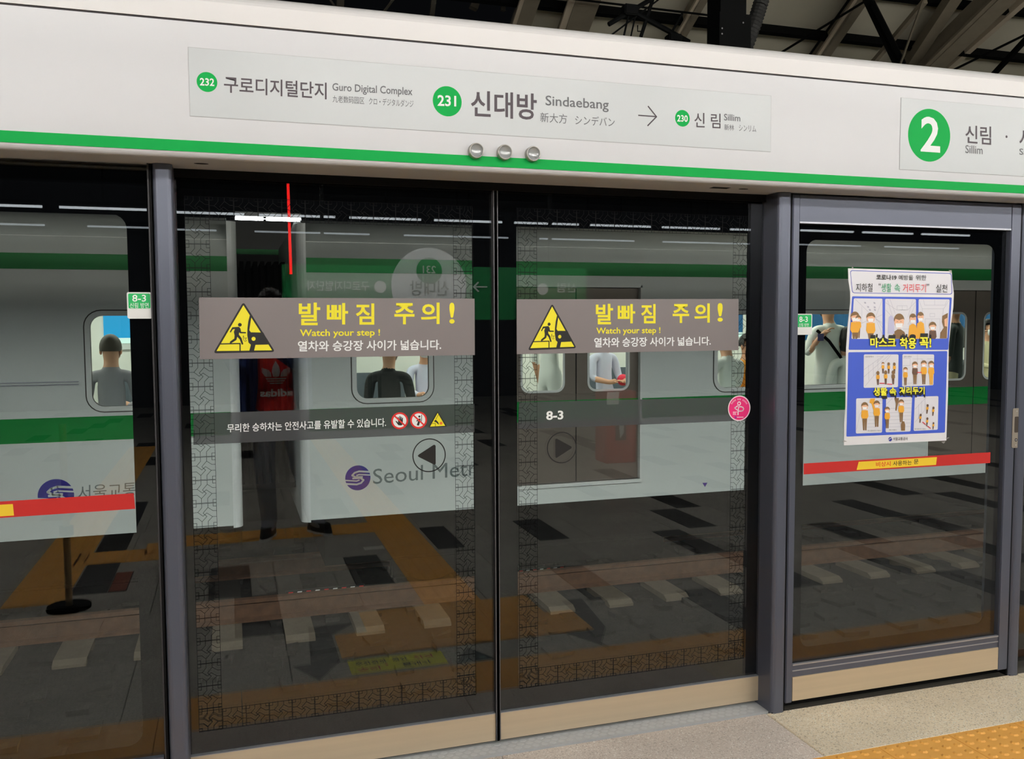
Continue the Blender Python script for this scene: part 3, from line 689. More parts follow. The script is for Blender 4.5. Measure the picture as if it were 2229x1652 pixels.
# ================================================================== FIXED / EMERGENCY DOORS
def rr_px(x0, x1, z0, z1, r): return rrect(x0, x1, z0, z1, r, 7)
def emerg(label, ox0, ox1, ix0, ix1, fx0, fx1, iz0=.235, iz1=1.84, frame=True):
    """fx0-fx1 frame outside, ox0-ox1 glass opening, ix0-ix1 clear window inside the black border"""
    t = thing('emergency_door', label, 'door', ((fx0+fx1)/2, FIX, 0))
    MB().box(ox0-.01, ox1+.01, FIX, FIX+.01, .17, 1.91 if frame else 2.0).build('glass_pane', M_GLASS, t)
    mb = MB(); z0, z1 = .17, 1.91 if frame else 2.0; Y = FIX+.0108
    inner = rr_px(ix0, ix1, iz0, iz1, .045); n = len(inner)
    cx_, cz_ = (ix0+ix1)/2, (iz0+iz1)/2; outer = []
    X0_, X1_ = ox0-.01, ox1+.01
    for x, z in inner:      # project to the rectangle outline
        dx, dz = x-cx_, z-cz_; k = min(((X1_-cx_) if dx > 0 else (cx_-X0_))/max(abs(dx), 1e-6), ((z1-cz_) if dz > 0 else (cz_-z0))/max(abs(dz), 1e-6)); outer.append((cx_+dx*k, cz_+dz*k))
    o3 = [(x, Y, z) for x, z in outer]; i3 = [(x, Y, z) for x, z in inner]
    mb.ring(o3, i3); mb.ring([(x, Y+.004, z) for x, y, z in o3], [(x, Y+.004, z) for x, y, z in i3])
    # corner fillers
    for qx in (X0_, X1_):
        for qz in (z0, z1):
            near = sorted(range(n), key=lambda i: (outer[i][0]-qx)**2+(outer[i][1]-qz)**2)
            on_v = [outer[i] for i in near if abs(outer[i][0]-qx) < 1e-5][:1]; on_h = [outer[i] for i in near if abs(outer[i][1]-qz) < 1e-5][:1]
            if on_v and on_h: mb.face([(qx, Y, qz), (on_v[0][0], Y, on_v[0][1]), (on_h[0][0], Y, on_h[0][1])])
    mb.build('black_border', M_FRIT, t)
    if frame:
        f = FIX-.014
        mb = MB(); mb.box(fx0, ox0, f, FIX+.03, .03, 2.005, bev=.003); mb.build('stile', M_POST, t)
        mb = MB(); mb.box(ox1, fx1, f, FIX+.03, .03, 2.005, bev=.003); mb.build('stile', M_POST, t)
        MB().box(ox0, ox1, f+.002, FIX+.03, 1.905, 2.005).build('top_rail', M_POST, t)
        MB().box(ox0, ox1, f, f+.012, 1.899, 1.905).build('bead', M_EDGE, t)
        mb = MB(); mb.box(ox0, ox1, f+.004, FIX+.03, .132, .178, M_POST); mb.box(ox0, ox1, f, f+.012, .178, .184, M_EDGE); mb.box(ox0, ox1, f+.001, f+.004, .155, .159, M_EDGE); mb.build('bottom_rail', None, t)
        MB().box(ox0, ox1, f-.001, FIX+.02, .037, .132).build('kick_plate', M_STEELKICK, t)
        MB().box(fx0, fx1, FIX+.03, FIX+.05, .0, .06).build('gap_seal', M_GAP, t)
    else:
        MB().box(fx0, fx1, FIX-.012, FIX+.02, .02, .118).build('kick_plate', M_STEELKICK, t)
        MB().box(fx0, fx1, FIX-.010, FIX+.02, .118, .17).build('bottom_rail', M_POST, t)
    return t
ED = emerg('grey framed emergency door holding the blue poster', 2.072, 3.097, 2.122, 3.042, 2.041, 3.150)
EL = emerg('black bordered glass panel left of the left post', -1.40, -.232, -1.34, -.29, -1.41, -.230, iz0=.21, iz1=1.86, frame=False)
o = MB().box(3.215, 4.3, FIX, FIX+.01, .1, 2.0).build('window_1', M_GLASS); tag(o, 'dark glass panel at the far right edge', None, None, 'structure')
tag(MB().box(3.215, 4.3, FIX+.012, FIX+.016, .1, 2.0).build('trim_1', M_FRIT), kind='structure')
# next sections outside the view, so the screen goes on
tag(MB().box(-3.2, -1.415, FIX, FIX+.02, .02, 2.0).build('wall_left', M_POST), kind='structure')
tag(MB().box(4.31, 9.5, FIX, FIX+.02, .02, 2.0).build('wall_right', M_POST), kind='structure')
# latch
lt = thing('door_latch', 'stainless recessed latch plate on the right stile of the emergency door', 'latch', (3.122, FIX-.014, 1.07))
a = at(2205, 889, FIX-.016); b = at(2222, 974, FIX-.016); xc = (a.x+b.x)/2-.004; f = FIX-.0145
pl = rrect(xc-.021, xc+.021, b.z, a.z, .007, 4)
MB().slab(pl, f-.002, .002).build('plate', mat('latch_steel', (186, 176, 162), .35, metal=.7), lt)
mb = MB(); mb.slab(rrect(xc-.010, xc+.010, b.z+.065, a.z-.035, .004, 3), f-.0026, .0004); mb.build('finger_slot', mat('slot_shadow', (60, 50, 42), .6), lt)
mb = MB(); disc(mb, (xc, b.z+.034), .0075, f-.003, MATS['slot_shadow'], n=20); disc(mb, (xc, b.z+.034), .004, f-.0034, M_EDGE, n=16)
mb.build('keyhole', None, lt)
mb = MB()
for zz in (b.z+.012, a.z-.012): disc(mb, (xc, zz), .003, f-.003, n=12)
mb.build('screw', mat('screw_metal', (220, 220, 220), .3, metal=.8), lt)

# red tape bands with yellow notice
Z6 = (1640, 400, 2.36); FR = FIX-.0006
M_RT = mat('red_tape', (196, 36, 32), .5); M_YT = mat('amber_label', (244, 206, 48), .5)
rb = thing('red_tape_band', 'red tape band with a yellow Korean notice across the emergency door', 'tape', tuple(at(1950, 1008, FIX)))
mb = MB(); pxpoly(mb, zp([(258, 1437), (1218, 1379), (1216, 1434), (258, 1493)], Z6), FR); mb.build('tape', M_RT, rb)
mb = MB(); pxpoly(mb, zp([(541, 1428), (943, 1404), (938, 1444), (530, 1470)], Z6), FR-.0005); mb.build('label', M_YT, rb)
mb = MB(); pxtext(mb, '비상시', zp([(630, 1429), (705, 1425), (705, 1450), (630, 1455)], Z6), FR-.001, mat('orange_red_print', (226, 86, 30), .5), .02)
pxtext(mb, '사용하는', zp([(717, 1424), (813, 1419), (813, 1443), (717, 1450)], Z6), FR-.001, M_BLACK, .01); pxtext(mb, '문', zp([(824, 1416), (848, 1415), (848, 1438), (824, 1440)], Z6), FR-.001, M_BLACK, .01)
mb.build('lettering', None, rb)
rb = thing('red_tape_band', 'red tape band across the glass panel at the left edge', 'tape', tuple(at(150, 1095, FIX)))
mb = MB(); pxpoly(mb, [(-260, 1108), (291, 1073.5), (294.5, 1107.5), (-260, 1145)], FR); mb.build('tape', M_RT, rb)
mb = MB(); pxpoly(mb, [(-150, 1107), (28, 1097), (30.5, 1122), (-150, 1134)], FR-.0005); mb.build('label', M_YT, rb)
mb = MB(); pxtext(mb, '비상시 사용하는 문', [(-125, 1112), (-5, 1105), (-5, 1118), (-125, 1126)], FR-.001, M_BLACK, .01); mb.build('lettering', None, rb)
# 8-3 plates
def plate83(label, q, green_y, tq, kq, zz=None):
    t = thing('door_number_plate', label, 'sign', tuple(at(q[0][0], q[0][1], FIX)))
    P = [at(x, y, FIX) for x, y in q]; x0, x1, z0, z1 = P[0].x, P[1].x, P[2].z, P[0].z
    MB().slab(rrect(x0, x1, z0, z1, .006, 4), FIX-.004, .004).build('plate', mat('white_plate', (224, 224, 222), .4), t)
    zg = at(q[0][0], green_y, FIX).z
    mb = MB(); mb.face([(x, FIX-.0046, z) for x, z in rrect(x0+.004, x1-.004, zg, z1-.004, .004, 4)]); mb.build('green_field', mat('sign_green', (10, 176, 92), .4), t)
    mb = MB(); pxtext(mb, '8-3', tq, FIX-.005, M_PRINTW, .01); pxtext(mb, '신림 방면', kq, FIX-.005, M_PRINTW, .0); mb.build('lettering', None, t)
Z3 = (0, 330, 3.177); Z7 = (1700, 640, 7.506)
plate83('green and white 8-3 plate on the glass left of the left post', [(276, 636), (330, 636.5), (330.5, 693.5), (277, 693)], 671.5, bx4(Z3, 915, 990, 1010, 1037), bx4(Z3, 898, 1045, 1028, 1082))
plate83('green and white 8-3 plate on the emergency door glass', [(1732.4, 683), (1766.7, 683), (1765.8, 728.5), (1732, 729)], 712, bx4(Z7, 300, 368, 438, 457), bx4(Z7, 292, 478, 452, 530))

# ================================================================== POSTER
ps = thing('safety_poster', 'blue and white illustrated mask wearing poster taped to the emergency door glass', 'poster', tuple(at(1950, 960, FIX)))
ZP = (1820, 560, 3.842)
Y0 = FIX-.004
L_ = [(100, 92), (103, 190), (118, 290), (118, 380), (98, 560), (84, 760), (82, 1000), (78, 1250), (68, 1400), (66, 1573)]
R_ = [(966, 118), (972, 200), (985, 300), (980, 420), (958, 580), (942, 740), (940, 900), (936, 1150), (928, 1350), (922, 1532)]
mb = MB(); n = len(L_); M_PAPER = mat('poster_paper', (232, 230, 232), .4)
def bul(i): return -.003*math.sin(i*1.3)
vs = []
for i in range(n):
    for u in (0, .5, 1):
        x = L_[i][0]*(1-u)+R_[i][0]*u; y = L_[i][1]*(1-u)+R_[i][1]*u; p = at(ZP[0]+x/ZP[2], ZP[1]+y/ZP[2], Y0); vs.append((p.x, p.y, p.z))
nb = len(vs); vs2 = vs+[(x, y+.0008, z) for x, y, z in vs]; fs = []
for i in range(n-1):
    for u in range(2): a = i*3+u; fs += [(a, a+1, a+4, a+3), (nb+a+3, nb+a+4, nb+a+1, nb+a)]
mb.quads(vs2, fs); mb.build('sheet', M_PAPER, ps)
M_BLUE = mat('poster_blue', (66, 94, 206), .45); M_PALE = mat('poster_pale', (226, 224, 230), .45); M_LINE = mat('poster_violet_line', (96, 104, 190), .45)
M_SKETCH = mat('sketch_grey', (182, 180, 194), .5); M_LAV = mat('lavender_print', (196, 194, 222), .5)
FOFF = 0.0
def pp(mb, pts, m, lay): pxpoly(mb, zp([(a, min(b, YMAX)) for a, b in pts], ZP), Y0-.0004*(lay+(FOFF if 4 <= lay < 8 else 0)), m)
def pl_(mb, pts, w, m, lay): pxline(mb, zp(pts, ZP), w, Y0-.0004*lay, m)
YMAX = 9999
def prr(mb, q, r, m, lay):
    """rounded quad in poster pixels"""
    out = []; n = 4
    for i in range(4):
        p = Vector(q[i]); a = (Vector(q[i-1])-p).normalized(); b = (Vector(q[(i+1) % 4])-p).normalized()
        for k in range(5): s = k/4; out.append(tuple(p+a*r*(1-s)**2+b*r*s**2))
    pp(mb, out, m, lay)
mb = MB()
prr(mb, [(116, 108), (966, 132), (972, 312), (134, 300)], 22, M_LINE, 1); prr(mb, [(121, 114), (960, 138), (966, 306), (139, 295)], 19, M_PALE, 2)
prr(mb, [(134, 326), (968, 336), (938, 774), (104, 774)], 10, M_BLUE, 1); prr(mb, [(102, 794), (930, 784), (910, 1466), (86, 1500)], 10, M_BLUE, 1)
frames = [[(148, 343), (388, 346), (388, 683), (128, 683)], [(410, 347), (668, 350), (670, 683), (408, 684)], [(690, 350), (950, 352), (930, 680), (688, 682)],
          [(232, 812), (522, 812), (518, 1086), (230, 1092)], [(555, 810), (820, 812), (814, 1070), (552, 1082)],
          [(168, 1180), (388, 1176), (384, 1466), (165, 1474)], [(418, 1172), (636, 1168), (622, 1456), (414, 1464)], [(658, 1166), (856, 1160), (850, 1442), (648, 1452)]]
mb.build('coloured_field', None, ps)
for q in frames: mb = MB(); prr(mb, q, 12, M_PALE, 2); mb.build('picture_frame', None, ps)
mb = MB()       # faint perspective sketches
SK = [[(160, 350), (335, 520), (388, 560)], [(388, 350), (330, 500), (388, 590)], [(330, 505), (385, 480)], [(330, 510), (385, 640)], [(215, 410), (215, 550), (262, 530)], [(195, 560), (262, 530), (262, 480)], [(330, 515), (386, 545)],
      [(415, 380), (505, 440), (600, 440), (668, 370)], [(510, 405), (595, 405), (595, 440), (510, 440), (510, 405)], [(553, 405), (553, 440)], [(430, 360), (480, 520)], [(450, 350), (495, 470)], [(640, 360), (600, 500)], [(660, 400), (610, 520)], [(415, 440), (470, 500)], [(665, 460), (600, 560)], [(560, 600), (640, 600)],
      [(730, 355), (740, 400), (910, 400), (930, 355)], [(825, 355), (825, 400)], [(690, 355), (720, 430), (900, 430), (945, 360)], [(720, 430), (720, 620)], [(898, 430), (885, 560)], [(784, 470), (825, 470), (825, 497), (784, 497), (784, 470)], [(745, 640), (745, 515), (870, 515), (870, 610)], [(800, 520), (800, 640)],
      [(232, 940), (400, 820)], [(232, 1000), (440, 820)], [(240, 1080), (460, 815)], [(270, 900), (275, 1030)], [(310, 880), (312, 990)], [(350, 850), (350, 940)], [(340, 830), (395, 830), (340, 880)],
      [(560, 845), (620, 845), (620, 905), (560, 905)], [(680, 815), (680, 1060)], [(640, 850), (720, 850), (720, 1060)], [(760, 850), (815, 850)], [(765, 870), (765, 910), (810, 910)], [(560, 1060), (640, 1050)],
      [(170, 1440), (200, 1310), (290, 1180)], [(350, 1200), (388, 1200)], [(340, 1220), (386, 1220)], [(280, 1300), (330, 1300)], [(275, 1330), (330, 1330)], [(270, 1360), (330, 1360)], [(265, 1390), (330, 1390)], [(260, 1420), (330, 1420)],
      [(420, 1230), (470, 1180)], [(440, 1300), (630, 1295)], [(440, 1330), (630, 1325)], [(440, 1360), (630, 1355)], [(440, 1390), (630, 1385)], [(430, 1420), (625, 1415)], [(440, 1265), (630, 1260)], [(560, 1200), (632, 1195)], [(560, 1225), (632, 1220)],
      [(660, 1270), (760, 1165)], [(660, 1380), (740, 1280), (745, 1170)], [(690, 1230), (690, 1350)], [(715, 1200), (715, 1320)]]
for p in SK: pl_(mb, p, .0011, M_SKETCH, 3)
for x, y in ((240, 380), (318, 382), (265, 415), (320, 418), (280, 440), (322, 440)): pp(mb, [(x-7, y-8), (x+9, y-6), (x+12, y+8), (x-3, y+7)], M_SKETCH, 3)
mb.build('background_sketch', None, ps)
M_OR = mat('poster_orange', (238, 172, 52), .5); M_BR = mat('poster_brown', (130, 98, 62), .5); M_DB = mat('poster_dark_brown', (104, 76, 60), .5); M_FC = mat('poster_face', (240, 186, 150), .5); M_MK = mat('poster_mask', (244, 244, 246), .5)
FOFF = 0.0
def fig(_, x, y, h, top=M_OR, bot=M_BR, mask=True, back=False, hair=M_BR, lean=0.0):
    """little cartoon figure: head top at (x,y), total height h in poster pixels"""
    global FOFF
    FOFF += .04; s = h; hr = .13*s; mb = MB()
    def E(cx_, cy_, rx_, ry_, m, l): pp(mb, [(cx_+rx_*math.cos(t), cy_+ry_*math.sin(t)) for t in [k*.5236 for k in range(12)]][::-1], m, l)
    d = lambda k: x+lean*k*s
    pp(mb, [(d(.5)-.085*s, y+.55*s), (d(.5)+.085*s, y+.55*s), (d(1)+.06*s, y+s), (d(1)+.01*s, y+s), (d(.75), y+.68*s), (d(1)-.01*s, y+s), (d(1)-.06*s, y+s)], bot, 4)
    pp(mb, [(d(.25)-.11*s, y+.29*s), (d(.25)+.11*s, y+.29*s), (d(.4)+.13*s, y+.5*s), (d(.5)+.09*s, y+.58*s), (d(.5)-.09*s, y+.58*s), (d(.4)-.13*s, y+.5*s)], top, 5)
    E(x, y+.15*s, hr*.86, hr*1.15, hair if back else M_FC, 6)
    if not back:
        pp(mb, [(x+hr*.98*math.cos(t), y+.15*s-hr*1.2*math.sin(t)) for t in [k*math.pi/8 for k in range(9)]]+[(x-hr*.5, y+.11*s), (x+hr*.3, y+.09*s)], hair, 7)
        if mask: pp(mb, [(x-hr*.62, y+.165*s), (x+hr*.62, y+.165*s), (x+hr*.5, y+.26*s), (x-hr*.5, y+.26*s)], M_MK, 7)
    mb.build('cartoon_figure', None, ps)
YMAX = 682
fig(mb, 158, 455, 300); fig(mb, 186, 485, 190); fig(mb, 290, 462, 300)
def big(mb, x, y, w, jacket, side=0):
    """close-up head and shoulders, head top y, head width w"""
    global FOFF
    FOFF += .04; mb = MB()
    E = lambda cx_, cy_, rx_, ry_, m, l: pp(mb, [(cx_+rx_*math.cos(t), cy_+ry_*math.sin(t)) for t in [k*.3927 for k in range(16)]][::-1], m, l)
    pp(mb, [(x-w*.72, 682), (x-w*.5, y+w*1.75), (x-w*.15, y+w*1.5), (x+w*.15, y+w*1.5), (x+w*.5, y+w*1.75), (x+w*.72, 682)], jacket, 4)
    E(x, y+w*.75, w*.46, w*.68, M_FC, 5)
    pp(mb, [(x+w*.5*math.cos(t), y+w*.62-w*.62*math.sin(t)) for t in [k*math.pi/10 for k in range(11)]]+[(x-w*.46, y+w*.8), (x-w*.36, y+w*.5), (x, y+w*.62), (x+w*.4, y+w*.5)], M_BR, 6)
    prr(mb, [(x-w*.36, y+w*.93), (x+w*.36, y+w*.93), (x+w*.3, y+w*1.35), (x-w*.3, y+w*1.35)], 6, M_MK, 6)
    for s_ in (-.17, .17): E(x+s_*w, y+w*.78, w*.035, w*.035, M_DB, 7)
    mb.build('cartoon_figure', None, ps)
big(mb, 527, 470, 88, M_BR); big(mb, 642, 470, 58, M_OR); big(mb, 706, 456, 56, M_OR); 
mb = MB(); pp(mb, [(440, 500), (460, 485), (485, 510), (488, 640), (430, 640)], M_LAV, 4); mb.build('cartoon_figure', None, ps)
fig(mb, 808, 540, 250, top=M_DB, bot=M_DB)
mb = MB(); pp(mb, [(888, 490), (935, 465), (926, 678), (868, 678), (872, 630), (900, 590), (885, 540)], M_BR, 4); pp(mb, [(905, 520), (930, 505), (928, 580), (908, 575)], M_FC, 5); mb.build('cartoon_figure', None, ps)
YMAX = 1075
for x, y in ((392, 876), (440, 878), (488, 880)): fig(mb, x, y, 95, back=(x > 400), bot=M_DB)
for x, y in ((350, 950), (415, 945), (478, 945)): fig(mb, x, y, 118, back=True, bot=M_DB, top=M_BR if x > 450 else M_OR)
fig(mb, 580, 918, 152); fig(mb, 660, 872, 190, top=M_DB); fig(mb, 734, 862, 200); fig(mb, 796, 866, 200, bot=M_OR)
YMAX = 1455
fig(mb, 240, 1212, 235); fig(mb, 340, 1198, 220); fig(mb, 428, 1250, 180); fig(mb, 545, 1188, 190)
mb = MB(); pp(mb, [(288, 1182), (326, 1180), (318, 1222), (326, 1275), (312, 1275), (298, 1225), (278, 1215)], M_OR, 4); mb.build('cartoon_figure', None, ps); mb = MB(); pp(mb, [(488, 1178), (526, 1176), (520, 1215), (505, 1285), (495, 1280), (500, 1225)], M_BR, 4); mb.build('cartoon_figure', None, ps)
mb = MB(); pp(mb, [(545, 1450), (542, 1400), (552, 1372), (570, 1372), (578, 1400), (576, 1450)], M_BR, 5); mb.build('cartoon_figure', None, ps)
for x, y, h in ((766, 1228, 80), (815, 1248, 78), (708, 1308, 75), (764, 1338, 75), (815, 1378, 62)): fig(mb, x, y, h, back=True, hair=M_DB, bot=M_DB, lean=-.08)
YMAX = 9999
M_RA = mat('poster_red', (224, 62, 72), .5)
for a, b in (((366, 1053), (403, 1054)), ((428, 1060), (466, 1062)), ((680, 963), (714, 963)), ((724, 1378), (748, 1398)), ((766, 1412), (790, 1430))):
    mb = MB(); pl_(mb, [a, b], .0035, M_RA, 8); mb.build('red_distance_bar', None, ps)

mb = None
def pt_(body, x0, y0, x1, y1, m, w, lay=9, sl=0): (tpart(ps, body, [(x0, y0), (x1, y0+sl), (x1, y1+sl), (x0, y1)], Y0-.0004*lay, m, w, ZP)) if mb is None else pxtext(mb, body, [(x0, y0), (x1, y0+sl), (x1, y1+sl), (x0, y1)], Y0-.0004*lay, m, w, ZP)
pt_('코로나19', 336, 143, 506, 188, M_BLACK, .02, sl=4); pt_('예방을', 524, 147, 645, 190, M_BLACK, 0, sl=2); pt_('위한', 668, 148, 755, 192, M_BLACK, 0, sl=1)
pt_('지하철', 166, 218, 305, 288, M_BLACK, 0); pt_('“', 356, 215, 373, 235, M_BLACK, 0); pt_('생활', 380, 218, 463, 290, mat('poster_green', (30, 160, 104), .5), 0); pt_('속', 488, 222, 536, 290, MATS['poster_green'], 0)
pt_('거리두기', 558, 222, 752, 292, M_RA, 0, sl=1); pt_('”', 758, 222, 778, 242, M_BLACK, 0); pt_('실천', 836, 226, 930, 292, M_BLACK, 0, sl=2)
M_PY = mat('poster_yellow', (246, 240, 60), .5)
for body, b, dx, dy in (('마스크', (285, 672, 500, 756), 4, -30), ('착용', (532, 672, 670, 766), 4, -30), ('꼭!', (698, 668, 796, 760), 2, -32), ('생활', (312, 1088, 428, 1158), 6, 26), ('속', (446, 1088, 504, 1154), 6, 26), ('거리두기', (528, 1082, 740, 1146), 6, 26)):
    mb = MB()
    for k in range(5): pt_(body, b[0]+dx*(5-k)/5, b[1]+dy*(5-k)/5, b[2]+dx*(5-k)/5, b[3]+dy*(5-k)/5, M_BLACK, .035, lay=8.2+.15*k)
    pt_(body, *b, M_PY, .03, lay=10.8); mb.build('lettering', None, ps)
mb = None
pt_('승강장에서', 246, 824, 312, 838, M_INK2, 0); pt_('열차 내에서', 568, 824, 630, 838, M_INK2, 0); pt_('계단 이용시', 442, 1438, 504, 1450, M_INK2, 0); pt_('에스컬레이터 이용시', 264, 1444, 374, 1456, M_INK2, 0); pt_('엘리베이터 이용시', 656, 1430, 750, 1442, M_INK2, 0)
pt_('서울교통공사', 476, 1505, 600, 1532, M_INK, .005, lay=3, sl=-2)
mb = MB(); c = zp([(453, 1521)], ZP)[0]; pxdisc(mb, c[0], c[1], 3.9, Y0-.0012, mat('navy_print', (48, 56, 150), .5)); pl_(mb, [(440, 1528), (450, 1516), (466, 1512)], .002, M_PRINTW, 4)
mb.build('operator_logo', None, ps)
M_TAPE = film('clear_tape_corner', (210, 206, 200), .5)
for q in ([(128, 95), (135, 74), (150, 96)], [(940, 108), (968, 108), (962, 140)], [(92, 1540), (48, 1546), (66, 1530)], [(918, 1510), (950, 1504), (924, 1524)], [(880, 1545), (915, 1538), (900, 1558)]):
    mb = MB(); pxpoly(mb, zp(q, ZP), Y0-.001); mb.build('tape_corner', M_TAPE, ps)

# ================================================================== TRAIN
TY = 8.0
M_CORNER = mat('car_corner_paint', (222, 226, 224), .35)
M_INT = mat('train_interior_wall', (232, 232, 222), .6); M_SEAT = mat('seat_fabric', (88, 96, 104), .8); M_TFLOOR = mat('train_floor', (120, 118, 112), .6)
M_ADV = mat('cyan_advert_panel', (20, 150, 210), .5, emit=.45); M_ADV2 = mat('dark_blue_advert_panel', (0, 78, 122), .5, emit=.3)
M_ILIGHT = mat('train_ceiling_light', (250, 252, 242), .5, emit=INTERIOR)
M_ADW = mat('white_advert_strip', (210, 240, 236), .5, emit=.5); M_LOGO = mat('navy_logo_paint', (34, 30, 138), .4); M_GLET = mat('grey_letter_paint', (108, 118, 116), .4)
M_SEAM = mat('seam_dark', (70, 66, 60), .7)
def wall_with_holes(mb, x0, x1, z0, z1, holes, Y, th):
    xs = sorted({x0, x1} | {h[0] for h in holes} | {h[1] for h in holes})
    for a, b in zip(xs, xs[1:]):
        hs = sorted([h for h in holes if h[0] <= a+1e-6 and h[1] >= b-1e-6], key=lambda h: h[2]); z = z0
        for h in hs:
            if h[2] > z+1e-5: mb.box(a, b, Y, Y+th, z, h[2])
            z = max(z, h[3])
        if z < z1-1e-5: mb.box(a, b, Y, Y+th, z, z1)
def ringfill(mb, rect, rr, Y0, Y1, m=None, m2=None):
    """plate between a rectangle hole and a rounded opening, with the reveal of the opening"""
    x0, x1, z0, z1 = rect; inner = rr; cx_, cz_ = (x0+x1)/2, (z0+z1)/2; outer = []
    for x, z in inner:
        cand = [(abs(x-x0), (x0, z)), (abs(x-x1), (x1, z)), (abs(z-z0), (x, z0)), (abs(z-z1), (x, z1))]; d1 = sorted(cand)[:2]
        outer.append((min(max(x+(x-cx_)*9, x0), x1) if abs(x-x0) < .2 or abs(x-x1) < .2 else x, min(max(z+(z-cz_)*9, z0), z1) if abs(z-z0) < .2 or abs(z-z1) < .2 else z))
    mb.ring([(x, Y0, z) for x, z in outer], [(x, Y0, z) for x, z in inner], m)
    mb.ring([(x, Y0, z) for x, z in inner], [(x, Y1, z) for x, z in inner], m2 or m)
def window(car, x0, x1, z0, z1, Y, rim=.045, r=.13, mullion=None):
    w = MB(); rr_o = rrect(x0+.004, x1-.004, z0+.004, z1-.004, r, 6); rr_i = rrect(x0+rim, x1-rim, z0+rim, z1-rim, r-.035, 6)
    ringfill(w, (x0, x1, z0, z1), rr_o, Y, Y+.004, M_TRAIN, M_SEAM)
    rg = rrect(x0-.006, x1+.006, z0-.006, z1+.006, r+.01, 6); w.ring([(x, Y-.0014, z) for x, z in rg], [(x, Y-.0014, z) for x, z in rr_o], M_SEAM)
    w.ring([(x, Y-.008, z) for x, z in rr_o], [(x, Y-.008, z) for x, z in rr_i], M_TFRAME); w.ring([(x, Y, z) for x, z in rr_o], [(x, Y-.008, z) for x, z in rr_o], M_TFRAME); w.ring([(x, Y-.008, z) for x, z in rr_i], [(x, Y+.04, z) for x, z in rr_i], M_SEAM)
    o = w.build('window_frame', None, car)
    if mullion: MB().box(mullion-.015, mullion+.015, Y+.002, Y+.03, z0+rim, z1-rim).build('mullion', M_SEAM, o)
    g = MB(); g.slab(rrect(x0+rim-.004, x1-rim+.004, z0+rim-.004, z1-rim+.004, r-.035, 6), Y+.012, .006); g.build('pane', M_TGLASS, o); return o
ZTOP = 1.97
